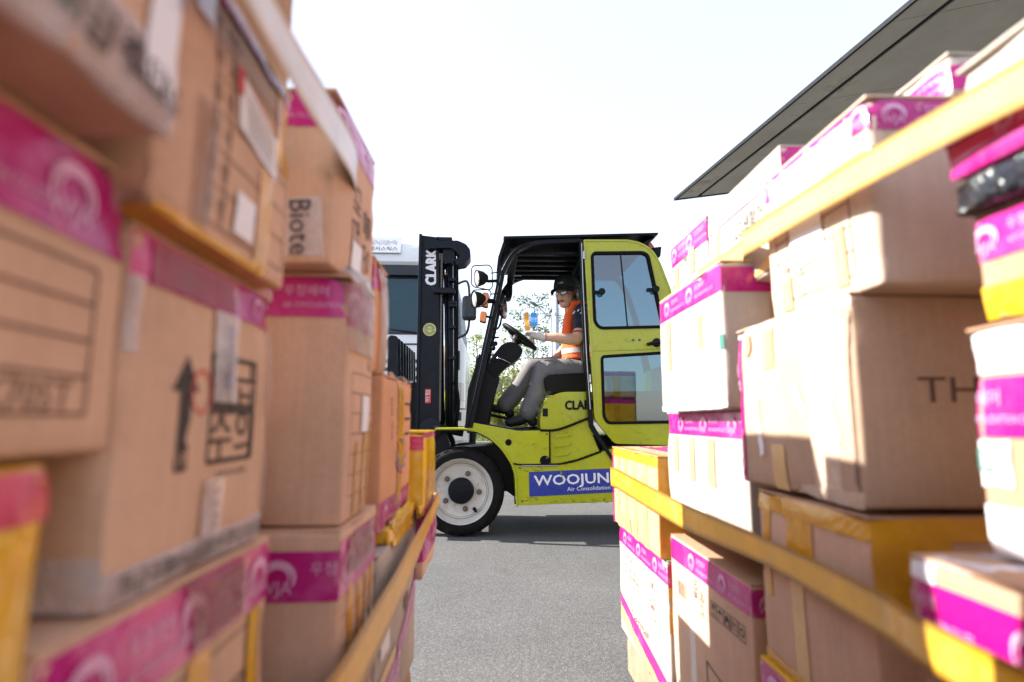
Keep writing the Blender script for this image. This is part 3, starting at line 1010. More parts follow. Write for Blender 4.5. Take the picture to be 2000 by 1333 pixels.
# amber bundle between D2 and the strap
b = Carton('L', -0.166, 1.00, 1.285, 0.646, 0.673, 0.26, K['amber_thick'], 'flat yellow taped parcel pressed under the orange brown carton, crumpled', bulge=.004, wob=.004, flaps=False, name='parcel', cat='parcel')
lump('crumpled_tape', at(785, 1020, 1.16) , (0.007, 0.14, 0.028), K['amber_thick'], b.o, 9, .35, 24)
lump('crumpled_tape', at(828, 985, 1.42), (0.007, 0.12, 0.02), K['amber_thick'], b.o, 14, .35, 20)
# cartons of the outer side of the left row: they stand behind the ones above
b = Carton('L', -0.252, 0.925, 1.175, 1.03, 1.318, 0.26, K['kraft'], 'high carton at the left skyline, only its magenta taped corner showing')
b.brand('A', 0, 1, .80, 1); b.brand('F', 0, 1, .80, 1)
b = Carton('L', -0.300, 1.19, 1.42, 0.93, 1.20, 0.24, K['kraft_pale'], 'pale carton hidden behind the third left stack')
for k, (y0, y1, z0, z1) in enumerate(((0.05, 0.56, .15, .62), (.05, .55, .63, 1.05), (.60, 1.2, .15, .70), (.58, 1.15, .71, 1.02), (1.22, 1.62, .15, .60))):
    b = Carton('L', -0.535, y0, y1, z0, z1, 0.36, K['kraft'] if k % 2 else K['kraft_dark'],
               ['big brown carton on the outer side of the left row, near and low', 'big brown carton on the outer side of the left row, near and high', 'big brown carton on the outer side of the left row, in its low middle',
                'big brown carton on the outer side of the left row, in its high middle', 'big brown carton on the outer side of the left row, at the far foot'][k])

for k, (y0, y1, z0, z1) in enumerate(((-.60, .04, .15, .60), (-.55, .05, .61, .98), (-.50, .03, .99, 1.32))):  # unseen cartons added behind the camera to darken the near carton ends
    Carton('L', -0.24, y0, y1, z0, z1, 0.36, K['kraft'], ['carton nearest the photographer in the left row, lowest', 'carton nearest the photographer in the left row, middle', 'carton nearest the photographer in the left row, highest'][k])

# ---- right row ----
b = Carton('R', 0.430, 0.682, 1.010, 0.748, 1.000, 0.46, K['kraft_r'], 'big pale carton with upright magenta strip and letters TH on its shaded end', r=.006, yaw=0.3, wob=.002)
b.brand('A', .935, 1, 0, 1, first=.03, pitch=.13, vert=True)
b.strip('A', .58, .72, .68, .97, K['amber_pale'], lay=4, ragged=.001)
b.strip('A', .52, 0, .64, .26, K['amber_pale'], lay=4, ragged=.001)
b.quad('A', [(.12, .05), (.30, .03), (.32, .88), (.13, .90)], K['clear_thin'], lay=2, wr=.0016, ragged=.003)
b.quad('A', [(0, .955), (1, .955), (1, 1), (0, 1)], K['clear_film'], lay=4, wr=.002, ragged=.003)
for (q0, q1, q2, q3) in (((.10, .30), (.16, .27), (.22, .62), (.17, .66)), ((.30, .45), (.33, .42), (.42, .58), (.40, .62)), ((.70, .20), (.74, .18), (.80, .5), (.75, .55))):
    b.quad('A', [q0, q1, q2, q3], K['clear_film'], lay=6, wr=.003, ragged=.004)
b.lines('A', [(.02, .05, .02, .93), (.035, .10, .03, .9)], .002, K['ink_brown'], name='crushed_edge')
b.text('N', 'THE', .275, .55, .032, K['ink_brown'], fit=.105)
b.quad('A', [(.80, .86), (.86, .80), (.85, .93), (.82, .96)], K['kraft_dark'], name='torn_patch', lay=5, ragged=.004)
b.quad('A', [(.0, .0), (.45, .0), (.40, .06), (0, .07)], K['clear_thin'], lay=6, wr=.002, ragged=.003)
# R2
b = Carton('R', 0.443, 0.640, 0.905, 1.002, 1.231, 0.46, K['cream_card'], 'carton with printed form and magenta lid tape, resting on the TH carton', r=.008)
b.brand('A', 0, 1, .84, 1, first=.03, pitch=.11, wr=.0012)
b.strip('A', .1, .78, .9, .95, K['clear_thin'], lay=5, wr=.0015)
b.brand('N', 0, 1, .82, .985, first=.03, pitch=.11)
b.form('A', .16, .10, .88, .64, rows=4, cols=(.62, .8), w=.0018, mat=K['ink_brown'], words=('수', '량', '품', '명'))
b.quad('A', [(.38, .30), (.70, .26), (.70, .62), (.38, .64)], K['paper'], name='paper_label', lay=4)
b.strip('A', .21, .06, .31, .40, K['amber_pale'], lay=6)
b.strip('A', .72, .04, .84, .24, K['amber_pale'], lay=6)
b.text('A', '100', .77, .30, .012, K['ink_brown'])
b.quad('A', [(.0, .70), (1, .66), (1, .70), (0, .75)], K['amber_pale'], lay=4, ragged=.004)
# behind R2
b = Carton('R', 0.549, 0.640, 0.760, 1.237, 1.288, 0.16, K['white_card'], 'flat white carton with magenta tape, lying on the form printed carton at top right')
b.brand('A', 0, 1, .10, .74, first=.05, pitch=.12); b.brand('N', 0, 1, .10, .74, first=.08)
# LG
b = Carton('R', 0.480, 0.915, 1.245, 1.10, 1.302, 0.40, K['white_card'], 'white carton lettered LG and Korean words under pale magenta tape', roll=-0.4)
b.brand('A', 0, 1, .74, 1, first=.05, pitch=.15, wr=.001)
b.strip('A', .0, .74, 1, 1, K['clear_thin'], lay=6, wr=.0015)
b.text('A', 'LG생활건강', .34, .56, .030, K['ink'], fit=.145)
b.text('A', '제조 판매원 화장품', .36, .38, .012, K['ink_brown'], fit=.13)
b.strip('A', .80, .0, .90, .74, K['amber_pale'], lay=4)
b.quad('A', [(.0, .05), (.72, .0), (.40, .0), (.0, .30)], K['amber_pale'], lay=4)
b.brand('N', 0, .3, .74, 1, logos=False)
b = Carton('R', 0.530, 1.040, 1.300, 0.80, 1.090, 0.40, K['kraft'], 'kraft carton below the LG lettered one, only a strip of it showing')
b = Carton('R', 0.480, 1.260, 1.525, 1.08, 1.302, 0.30, K['white_card'], 'small white carton with two amber tape tabs, beyond the LG lettered one', roll=.2)
b.brand('A', 0, 1, .76, 1, first=.04, pitch=.12, wr=.0015)
b.brand('N', 0, .2, .76, 1, logos=False)
b.lines('A', [(.05, .62, .95, .62), (.05, .40, .95, .40), (.02, .05, .02, .75)], .0014, K['ink_faint'])
b.strip('A', .28, .52, .40, .80, K['amber_pale'], lay=6, ragged=.002); b.strip('A', .72, .40, .84, .72, K['amber_pale'], lay=6, ragged=.002)
b.text('A', 'MULTI', .42, .72, .018, K['ink'], lay=5); b.text('A', 'M', .88, .50, .03, K['ink_brown']); b.text('A', 'NO.1', .8, .3, .012, K['ink_brown'])
# R4
b = Carton('R', 0.418, 1.038, 1.432, 0.870, 1.138, 0.092, K['white_card'], 'tall plain white carton with magenta tape round its top, beside the forklift door', flapmat=K['kraft'], wob=.001)
b.brand('A', 0, 1, .80, .985, first=.07, pitch=.16)
b.brand('N', 0, 1, .79, .965, first=.07, logos=False)
b.strip('A', .24, .45, .31, .70, K['amber_pale'], lay=3); b.strip('A', .76, .35, .84, .78, K['kraft_pale'], lay=3)
b.lines('A', [(.5, .02, .5, .79)], .0015, K['ink_faint'])
b.text('A', '차', .47, .68, .016, K['ink_green']); b.text('A', 'J', .48, .32, .012, K['ink_blue'])
b.text('A', '시', .26, .70, .012, K['ink_faint'])
b.strip('A', 0, 0, 1, .045, K['clear_film'], lay=4, wr=.0015, ragged=.003)
b.strip('A', .0, .40, .04, .5, K['ink_green'], lay=3, name='green_sticker')
b = Carton('R', 0.514, 1.060, 1.49, 0.870, 1.095, 0.34, K['kraft'], 'brown carton standing close behind the tall plain white one')
# R6
b = Carton('R', 0.455, 1.050, 1.525, 0.615, 0.866, 0.42, K['white_card'], 'white magenta taped carton directly under the tall plain white one')
b.brand('A', 0, 1, .80, .995, first=.12, pitch=.15)
b.strip('A', .55, .40, .62, .78, K['kraft_pale'], lay=3); b.strip('A', .30, .40, .38, .78, K['kraft_pale'], lay=3); b.strip('A', .80, .45, .87, .78, K['kraft_pale'], lay=3)
b.text('A', 'U', .48, .62, .014, K['ink_blue'])
b.strip('A', 0, 0, .75, .10, K['clear_film'], lay=4, wr=.002, ragged=.004)
b.text('A', '小', .22, .08, .014, K['ink'], lay=9)
# R7
b = Carton('R', 0.432, 1.545, 2.125, 0.498, 0.752, 0.36, K['kraft_orange'], 'carton striped with amber tape at the far end of the right row, under the door', wob=.002, flapmat=K['kraft_pale'])
b.strip('A', 0, .90, 1, 1, K['amber'], lay=4, ragged=.001); b.strip('N', 0, .86, 1, 1, K['amber'], lay=4, ragged=.003)
b.strip('T', 0, 0, 1, .08, K['amber'], lay=9); b.strip('T', 0, .25, 1, .8, K['magenta'], lay=9)
for k in range(4):
    b.strip('A', .18 + .2 * k, .0, .26 + .2 * k, .9, K['amber_pale'], lay=3)
b.strip('A', .955, 0, 1, 1, K['magenta'], lay=5); b.strip('A', .52, .04, .82, .2, K['amber_pale'], lay=5)
b.text('A', '7', .80, .74, .03, K['ink_brown']); b.strip('N', .0, .0, 1, .86, K['amber'], lay=3)
b.strip('F', 0, 0, 1, .3, K['amber'], lay=3)
b.brand('F', 0, 1, .75, 1)
# R8
b = Carton('R', 0.446, 1.535, 2.10, 0.15, 0.492, 0.36, K['white_card'], 'white carton with printed text block and framed umbrella mark, under the amber striped carton')
b.brand('A', 0, 1, .84, .995, first=.10, pitch=.18, wr=.001)
b.brand('N', 0, 1, .82, .99, first=.05, mat=K['magenta_red'])
b.quad('A', [(.0, .0), (1, .26), (1, .36), (0, .13)], K['magenta'], lay=3)
b.quad('A', [(.4, .0), (1, .12), (1, .25), (.1, .02)], K['amber_pale'], lay=3)
b.text('A', 'ITAEGLOTEI', .67, .77, .020, K['ink_faint'], fit=.2)
b.lines('A', [(.45, .70, .92, .70), (.45, .70, .45, .52), (.45, .52, .92, .52)], .0025, K['ink_faint'])
b.text('A', 'BLK NATUOLA', .67, .665, .015, K['ink_faint'], fit=.18); b.text('A', 'BETT ERAYMUNU', .67, .61, .015, K['ink_faint'], fit=.2); b.text('A', 'PRODUCT OF KOREA', .67, .56, .012, K['ink_faint'], fit=.2)
b.text('A', '취급시 주의사항', .70, .47, .010, K['ink_faint'], fit=.2)
icon_boxes(b, 'A', .25, .70, .05, 1, K['ink_faint'], kinds='g'); icon_boxes(b, 'A', .25, .54, .05, 1, K['ink_red'], kinds='m')
b.text('A', 'Dermain', .50, .30, .034, K['ink_brown'], fit=.20)
b.strip('N', 0, .5, 1, .82, K['amber'], lay=2)
# R9
b = Carton('R', 0.452, 1.055, 1.520, 0.15, 0.562, 0.40, K['kraft_pink'], 'tall brown carton with a folded chair drawing and a row of handling marks', flapmat=K['kraft_pale'])
b.brand('A', 0, 1, .875, .995, first=.16, pitch=.18); b.brand('N', 0, 1, .875, .99, first=.03, pitch=.08)
icon_boxes(b, 'A', .24, .78, .030, 5, K['ink'], gap=1.1, kinds='gmxuc')
b.lines('A', [(.88, .78, .88, .70), (.86, .78, .86, .70), (.845, .78, .845, .70), (.82, .78, .82, .70), (.80, .78, .80, .70), (.78, .78, .78, .70), (.75, .78, .75, .70)], .003, K['ink_brown'], name='printed_barcode')
b.text('A', 'I08', .60, .81, .024, K['ink'], rot=-math.pi / 2); b.text('A', '국내', .52, .76, .022, K['ink'], rot=-math.pi / 2)
b.lines('A', [(.48, .50, .30, .47), (.30, .47, .30, .22), (.48, .50, .48, .30), (.48, .34, .30, .30), (.50, .34, .50, .10), (.28, .26, .28, .06), (.50, .30, .30, .20), (.40, .30, .40, .06)], .005, K['ink_brown'], name='printed_drawing')
b.strip('A', .62, .12, .70, .8, K['clear'], lay=3)
b.quad('A', [(.10, .30), (.16, .28), (.17, .52), (.13, .55)], K['clear'], lay=3, ragged=.004)
# R10
b = Carton('R', 0.438, 0.690, 0.975, 0.480, 0.735, 0.46, K['kraft_pink'], 'carton criss-crossed with amber packing tape, directly below the TH carton', wob=.002)
b.strip('A', 0, .90, 1, 1, K['amber'], lay=4, wr=.001, ragged=.003); b.strip('N', 0, .62, .20, 1, K['amber'], lay=5, wr=.002, ragged=.004)
b.strip('N', 0, .90, 1, 1, K['amber'], lay=4); b.strip('N', .34, .45, .50, 1, K['amber'], lay=4, ragged=.002)
b.strip('A', .86, .40, .94, 1, K['amber'], lay=3); b.strip('A', .42, .60, .66, .9, K['amber'], lay=3, ragged=.004, wr=.002); b.strip('A', .52, .0, .64, .62, K['amber_pale'], lay=3)
b.quad('N', [(.02, .55), (.25, .40), (.34, .60), (.10, .98)], K['amber'], lay=6, wr=.002, ragged=.003)
b.strip('A', 0, 0, 1, .06, K['amber'], lay=4, ragged=.003)
b = Carton('R', 0.430, 0.690, 0.985, 0.15, 0.474, 0.46, K['amber_thick'], 'yellow taped carton with magenta lid tape, under the amber criss-crossed one')
b.brand('A', .0, 1, .82, 1, first=.05, pitch=.12)
# near stack on the right
b = Carton('R', 0.440, 0.06, 0.527, 0.733, 0.930, 0.40, K['kraft_pale'], 'cream carton with clear taped lid and green letter, beside the TH carton', r=.01)
b.brand('A', 0, 1, .52, .78, first=-.055, pitch=.19)
b.strip('A', .8, .80, 1, 1, K['clear_film'], lay=4); b.strip('A', .92, .30, 1, .5, K['clear_film'], lay=4, ragged=.003)
b.text('A', 'D', .965, .42, .02, K['ink_green'], lay=8)
b.strip('A', .90, .0, .985, .22, K['clear_film'], lay=4)
b = Carton('R', 0.442, 0.06, 0.506, 0.936, 1.030, 0.40, K['kraft_pale'], 'flat cream carton with magenta tape above and yellow tape below, under the black parcel')
b.brand('A', 0, 1, .58, .98, first=.012, pitch=.16)
b.strip('A', 0, 0, 1, .34, K['amber_thick'], lay=4, ragged=.002)
b = Carton('R', 0.428, 0.06, 0.516, 1.035, 1.066, 0.38, K['black_film'], 'flat parcel wrapped in shiny black film, at the right edge', bulge=.004, wob=.007, r=.006, flaps=False, n=30, name='parcel', cat='parcel')
b = Carton('R', 0.430, 0.06, 0.518, 1.071, 1.109, 0.38, K['magenta_red'], 'flat parcel wrapped in red and magenta printed tape, lying on the black parcel', bulge=.004, wob=.003, flaps=False, name='parcel', cat='parcel')
b.brand('A', 0, 1, .40, 1, mat=K['magenta_red'], first=.07, pitch=.15); b.strip('A', 0, 0, 1, .30, K['magenta'], lay=4); b.strip('A', 0, .88, 1, 1, K['magenta'], lay=5)
b = Carton('R', 0.436, 0.06, 0.503, 1.118, 1.172, 0.38, K['white_card'], 'white carton at the upper right corner behind the yellow strap', r=.008)
b.strip('A', .50, .30, .58, .75, paint('sticker_yellow', (.75, .75, .02)), lay=5, name='yellow_sticker')
b = Carton('R', 0.383, 0.06, 0.549, 0.560, 0.726, 0.44, K['kraft_pale'], 'carton with a bare sunlit lid and a deep magenta tape, lower right corner', r=.006)
b.brand('A', 0, 1, .63, .90, first=-.045, pitch=.17)
b.strip('A', .93, .90, 1, 1, K['clear_film'], lay=4); b.strip('T', .85, 0, 1, .5, K['clear_film'], lay=9)
b = Carton('R', 0.390, 0.02, 0.53, 0.30, 0.553, 0.44, K['kraft'], 'brown carton at the very bottom right under the strap')
b.strip('A', .70, 0, .95, 1, K['amber'], lay=3)
b = Carton('R', 0.400, 0.20, 0.53, 0.15, 0.295, 0.42, K['kraft_dark'], 'low brown carton at the foot of the near right stack')
for k, (y0, y1, z0, z1) in enumerate(((1.06, 1.50, .62, .86),)):
    Carton('R', 0.89, y0, y1, z0, z1, 0.3, K['kraft'], ['brown carton on the outer side of the right row', 'brown carton resting behind the amber striped one'][k])

for k, (y0, y1, z0, z1) in enumerate(((-.52, .0, .15, .60), (-.50, .03, .61, .93), (-.45, .02, .94, 1.20))):  # added out of view: block open sky, bounce warm light onto the left row
    Carton('R', 0.43, y0, y1, z0, z1, 0.36, K['kraft'], ['carton nearest the photographer in the right row, lowest', 'carton nearest the photographer in the right row, middle', 'carton nearest the photographer in the right row, highest'][k])

for k, (y0, y1, z0, z1, mt_) in enumerate(((1.55, 2.08, .15, .70, 'kraft'), (1.55, 2.05, .705, 1.10, 'amber_thick'), (1.62, 2.06, 1.105, 1.40, 'kraft'))):
    b = Carton('R', 1.28, y0, y1, z0, z1, .38, K[mt_], ['low brown carton at the outer far corner of the right pile', 'yellow taped carton at the outer far corner of the right pile', 'top carton at the outer far corner of the right pile, mirrored in the door glass'][k])
    b.strip('F', 0, .84, 1, 1, K['magenta']); b.strip('F', .3, 0, .5, .84, K['amber'])

# pallets under both rows
M['pallet_wood'] = paint('pallet_wood', (0.30, 0.22, 0.14), rough=.8, var=.35, scale=14, bump=.4)
for (x0, x1, y0, y1, lb) in ((-0.90, -0.235, -.60, 1.62, 'wooden pallet carrying the left row of cartons'), (0.46, 1.15, -.52, 2.08, 'wooden pallet carrying the right row of cartons')):
    root = empty('pallet', ((x0 + x1) / 2, (y0 + y1) / 2, 0))
    tag(root, lb, 'pallet', 'pallets under the cartons')
    n = 9
    for k in range(n):
        w = (y1 - y0) / n
        m_ = MB().box((x0, y0 + k * w + .01, .122), (x1, y0 + (k + 1) * w - .012, .146)); m_.build('plank', M['pallet_wood'], root, bevel=.002)
    for k in range(3):
        xx = x0 + (x1 - x0 - .09) * k / 2
        MB().box((xx, y0, .02), (xx + .09, y1, .120)).build('bearer', M['pallet_wood'], root, bevel=.002)


def strap(label, rail, zlo, zhi, mat, width_noise=0.0012):
    """flat band along points (x, y), edges given per point"""
    n = 6
    P = smooth_path([Vector((x, y, 0)) for x, y in rail], n)
    lo = smooth_path([Vector((z, 0, 0)) for z in zlo], n); hi = smooth_path([Vector((z, 0, 0)) for z in zhi], n)
    V = []; F = []
    m = 5
    for i, p in enumerate(P):
        a = P[max(0, i - 1)]; b_ = P[min(len(P) - 1, i + 1)]
        t = (b_ - a).normalized(); nn = Vector((t.y, -t.x, 0))
        for side in (0.0, 0.0006):
            for j in range(m):
                f = j / (m - 1)
                z = lo[i].x * (1 - f) + hi[i].x * f
                w = width_noise * mnoise.noise(Vector((p.y * 7, f * 2.5, p.x * 9)))
                V.append(Vector((p.x, p.y, z)) + nn * (w + side))
    q = m * 2
    for i in range(len(P) - 1):
        for j in range(m - 1):
            k = i * q + j
            F.append((k, k + 1, k + q + 1, k + q)); F.append((k + m, k + m + q, k + m + q + 1, k + m + 1))
        for j in (0, m - 1):
            k = i * q + j
            F.append((k, k + q, k + q + m, k + m))
    o = mesh_obj('strap', V, F, mat, None, True)
    return tag(o, label, 'strap', 'tape straps round the carton rows')


strap('yellow brown strap slanting across the top of the right row of cartons', [(.412, .20), (.412, .45), (.416, .66), (.424, .90), (.432, .97), (.462, 1.05), (.468, 1.20), (.47, 1.30)],
      [1.07, 1.094, 1.110, 1.122, 1.128, 1.138, 1.150, 1.160], [1.11, 1.133, 1.150, 1.165, 1.172, 1.180, 1.185, 1.190], M['strap_light'])
strap('broad yellow strap running low along the right row to the amber striped carton', [(.362, .20), (.366, .50), (.405, .64), (.419, .9), (.405, 1.24), (.412, 1.6), (.425, 2.02), (.430, 2.14), (.50, 2.15), (.79, 2.15)],
      [.640, .642, .628, .630, .623, .622, .620, .618, .618, .618], [.680, .682, .673, .671, .675, .680, .686, .684, .684, .684], M['strap'])
strap('pale translucent strap along the skyline of the left row of cartons', [(-.158, .20), (-.160, .42), (-.160, .53), (-.170, .68), (-.188, .80), (-.194, .905), (-.25, .93)],
      [1.115, 1.116, 1.117, 1.140, 1.155, 1.166, 1.166], [1.155, 1.155, 1.164, 1.190, 1.21, 1.200, 1.190], M['strap_pale'])
strap('yellow strap rising along the lower left row past the wheel', [(-.200, .33), (-.158, .60), (-.148, .75), (-.145, 1.0), (-.138, 1.30), (-.138, 1.62)],
      [.530, .540, .545, .560, .602, .625], [.585, .600, .613, .622, .646, .665], M['strap'])

# ------------------------------------------------------------------ warehouse canopy
M['concrete'] = paint('canopy_panel', (0.42, 0.40, 0.35), rough=.75, var=.28, scale=.8, dirt=(0.10, .075, .055), dirt_amt=.85, dscale=.8)
M['dark_edge'] = paint('canopy_edge_metal', (0.02, 0.021, 0.024), rough=.6, spec=.1, var=.3)


def onz(u, v, Z):
    r = ray(u, v)
    return CPOS + r * ((Z - CAMZ) / r.z)


CZ = 6.0
tip = onz(1320, 390, CZ); e1 = onz(1790, 0, CZ); far = onz(1408, 379, CZ)
dE = (e1 - tip).normalized(); dF = (far - tip).normalized()
CL = 17.0
root = empty('canopy', (tip.x, tip.y, 0))
tag(root, 'wide grey loading dock canopy with a stained soffit, upper right over the cartons', 'canopy')
gro = onz(1365, 387, CZ); gw = (gro - tip).dot(dF)


def cpt(s, t, z):                   # s along the front edge, t inwards
    return tip + dE * s + dF * t + Vector((0, 0, z))


def slab(name, s0, s1, t0, t1, z0, z1, mat, bevel=0.004):
    vs = [cpt(s0, t0, z0), cpt(s1, t0, z0), cpt(s1, t1, z0), cpt(s0, t1, z0), cpt(s0, t0, z1), cpt(s1, t0, z1), cpt(s1, t1, z1), cpt(s0, t1, z1)]
    fs = [(0, 3, 2, 1), (4, 5, 6, 7), (0, 1, 5, 4), (1, 2, 6, 5), (2, 3, 7, 6), (3, 0, 4, 7)]
    bm = bmesh.new()
    bv = [bm.verts.new(v) for v in vs]
    for f in fs: bm.faces.new([bv[i] for i in f])
    bmesh.ops.recalc_face_normals(bm, faces=bm.faces)
    bm.verts.index_update()
    V = [v.co.copy() for v in bm.verts]; Fc = [tuple(v.index for v in f.verts) for f in bm.faces]; bm.free()
    return mesh_obj(name, V, Fc, mat, root, bevel=bevel)


slab('roof_deck', 0.5, CL, 0.8, 10, .065, .16, M['concrete'])
slab('edge_trim', 0, CL, -0.03, 0.015, -.015, .055, M['dark_edge'])
slab('end_trim', -0.04, -0.002, -0.03, 10, -.015, .055, M['dark_edge'])
k = 0; s = 0.03
while s < CL:
    s2 = min(s + 2.1, CL)
    slab('soffit_panel', s + .006, s2 - .006, .03, gw - .05, 0, .06, M['concrete'])
    slab('soffit_panel', s + .006, s2 - .006, gw + .05, gw + 2.6, 0, .06, M['concrete'])
    slab('soffit_panel', s + .006, s2 - .006, gw + 2.62, gw + 5.6, 0, .06, M['concrete'])
    s = s2
slab('drip_groove', 0.03, CL, gw - .045, gw + .045, .02, .07, M['dark_edge'])
# warehouse behind the canopy
mw = MB()
wv = [cpt(-.5, 7.2, 0), cpt(CL + 6, 7.2, 0), cpt(CL + 6, 16, 0), cpt(-.5, 16, 0)]
zz = [0, 7.5]
vs = [Vector((p.x, p.y, z)) for z in zz for p in wv]
mw.add(vs, [(0, 1, 5, 4), (1, 2, 6, 5), (2, 3, 7, 6), (3, 0, 4, 7), (4, 5, 6, 7)])
o = mw.build('warehouse', paint('warehouse_wall', (.42, .41, .38), rough=.8, var=.2, scale=.5))
tag(o, 'grey warehouse wall behind the canopy at the far right', 'warehouse')

# ------------------------------------------------------------------ forklift
M['lime'] = paint('lime_paint', (0.42, 0.44, 0.003), rough=.26, spec=.4, coat=.4, var=.16, scale=3, dirt=(.11, .11, .03), dirt_amt=.6, dscale=17)
M['black'] = paint('black_metal', (0.006, 0.007, 0.011), rough=.36, spec=.16, var=.3, scale=8, dirt=(.06, .055, .05), dirt_amt=.15, dscale=16)
M['mast_black'] = paint('mast_steel', (0.007, 0.009, 0.016), rough=.34, spec=.18, var=.25, scale=6, dirt=(.07, .065, .06), dirt_amt=.2, dscale=20)
M['plastic'] = paint('black_plastic', (0.010, 0.010, 0.011), rough=.5, spec=.15, var=.2, scale=12)
M['rubber'] = paint('rubber', (0.007, 0.007, 0.008), rough=.7, spec=.12, var=.3, scale=30, bump=.5, bscale=200)
M['tyre'] = paint('tyre_rubber', (0.010, 0.0095, 0.0095), rough=.8, spec=.15, var=.4, scale=9, bump=.8, bscale=120, dirt=(.07, .06, .05), dirt_amt=.2, dscale=12)
M['rim'] = paint('rim_paint', (0.62, 0.585, 0.52), rough=.45, var=.22, scale=9, dirt=(.20, .14, .09), dirt_amt=.75, dscale=14)
M['rust'] = paint('bolt_rust', (0.16, 0.11, 0.06), rough=.6, var=.4, scale=60)
M['steel'] = paint('bare_steel', (0.45, 0.45, 0.45), rough=.25, metal=1.0, var=.2)
M['chrome'] = paint('chrome', (0.75, 0.75, 0.75), rough=.08, metal=1.0, var=.05)
M['amber_lens'] = paint('amber_lens', (0.85, 0.24, 0.01), rough=.15, coat=.6, var=.15, scale=80)
M['red_lens'] = paint('red_lens', (0.65, 0.02, 0.02), rough=.15, coat=.6)
M['lens'] = paint('lamp_lens', (0.62, 0.60, 0.58), rough=.12, coat=.7, var=.3, scale=60)
M['white_ink'] = paint('white_decal', (0.78, 0.78, 0.80), rough=.4, var=.08)
M['blue_decal'] = paint('blue_decal', (0.012, 0.035, 0.30), rough=.3, coat=.3, var=.15, scale=14, dirt=(.10, .10, .12), dirt_amt=.4, dscale=30)
M['seat'] = paint('seat_vinyl', (0.008, 0.008, 0.009), rough=.5, spec=.15, var=.2, bump=.4)
M['mirror'] = paint('mirror_glass', (0.8, 0.8, 0.8), rough=.03, metal=1.0, var=.02)


def glass(name, tint, gloss=0.12, rough=0.02):
    m = bpy.data.materials.new(name); m.use_nodes = True
    nt = m.node_tree
    for n in list(nt.nodes): nt.nodes.remove(n)
    out = nt.nodes.new('ShaderNodeOutputMaterial')
    tr = nd(nt, 'ShaderNodeBsdfTransparent'); tr.inputs['Color'].default_value = (*tint, 1)
    gl = nd(nt, 'ShaderNodeBsdfGlossy'); gl.inputs['Roughness'].default_value = rough
    gl.inputs['Color'].default_value = (.9, .95, 1, 1)
    fr = nd(nt, 'ShaderNodeFresnel'); fr.inputs['IOR'].default_value = 1.5
    ad = nd(nt, 'ShaderNodeMath', operation='ADD'); ad.inputs[1].default_value = gloss
    nt.links.new(fr.outputs[0], ad.inputs[0])
    mx = nd(nt, 'ShaderNodeMixShader')
    nt.links.new(ad.outputs[0], mx.inputs[0]); nt.links.new(tr.outputs[0], mx.inputs[1]); nt.links.new(gl.outputs[0], mx.inputs[2])
    nt.links.new(mx.outputs[0], out.inputs['Surface'])
    return m


M['cab_glass'] = glass('cab_glass', (0.11, 0.28, 0.33), .11)
M['wind_glass'] = paint('windscreen_glass', (0.012, 0.055, 0.075), rough=.06, spec=.5, var=.3, scale=1.2)
M['chain'] = paint('chain_steel', (0.16, 0.15, 0.13), rough=.45, metal=.7, var=.4, scale=60)
M['clear_glass'] = glass('spectacle_glass', (0.93, 0.95, 0.95), .02)

NY = 4.40; FY = 5.52; MYc = (NY + FY) / 2
fk = empty('forklift', (at(1150, 1035, NY).x, MYc, 0))
tag(fk, 'lime green forklift with black mast and roof, side on between the carton rows', 'forklift')


def mir(y):                            # the same place on the far side of the machine
    return NY + FY - y


def plate2(name, uv, y0, y1, mat, **k):
    """near part and its twin on the far side, both the same size"""
    a = plate(name, uv, y0, y1, mat, fk, **k)
    loops = []
    ref = k.get('ref', None) or y0
    for lp in [uv] + list(k.get('holes', ())):
        loops.append([Vector((at(u, v, ref).x, mir(y1), at(u, v, ref).z)) for (u, v) in lp])
    vs, fs = fill_poly(loops, Vector((0, y1 - y0, 0)))
    b = mesh_obj(name, vs, fs, mat, fk, False, k.get('bevel', 0), k.get('seg', 2))
    return a, b


LM = M['lime']; BK = M['black']
# lower body side with fender, step and wheel arch
side = [(850, 836), (908, 835), (924, 826), (966, 833.5), (1011, 842), (1074, 841), (1074, 909), (1094, 908), (1128, 900), (1173, 884), (1200, 875), (1330, 868),
        (1480, 868), (1492, 905), (1490, 985), (1190, 981), (1011, 988), (1010, 992), (1007.5, 977), (1005, 928), (997, 905), (979, 878), (957, 858), (932, 845), (907, 840.5), (850, 840.5)]
plate2('side_panel', side, NY, NY + .26, LM, bevel=.004)
# rolled lip of the wheel arch
lip = [at(u, v, NY) for u, v in ((850, 838), (907, 838), (932, 843), (957, 856), (979, 876), (998, 904), (1006.5, 928), (1009, 977), (1010, 990))]
MB().tube(smooth_path([p + Vector((0, -.004, 0)) for p in lip], 4), .007, 8).build('fender_lip', LM, fk, smooth=True)
# inner arch and wheel well
well = [(852, 842), (907, 842), (932, 847), (957, 860), (977, 880), (994, 906), (1002, 928), (1005, 985), (1016, 985), (1016, 845), (960, 836), (852, 838)]
plate2('inner_fender', well, NY + .262, NY + .30, BK)
plate('chassis', [(850, 880), (960, 870), (1010, 850), (1480, 850), (1480, 975), (1010, 975), (990, 960), (850, 960)], NY + .302, mir(NY + .302), BK, fk)
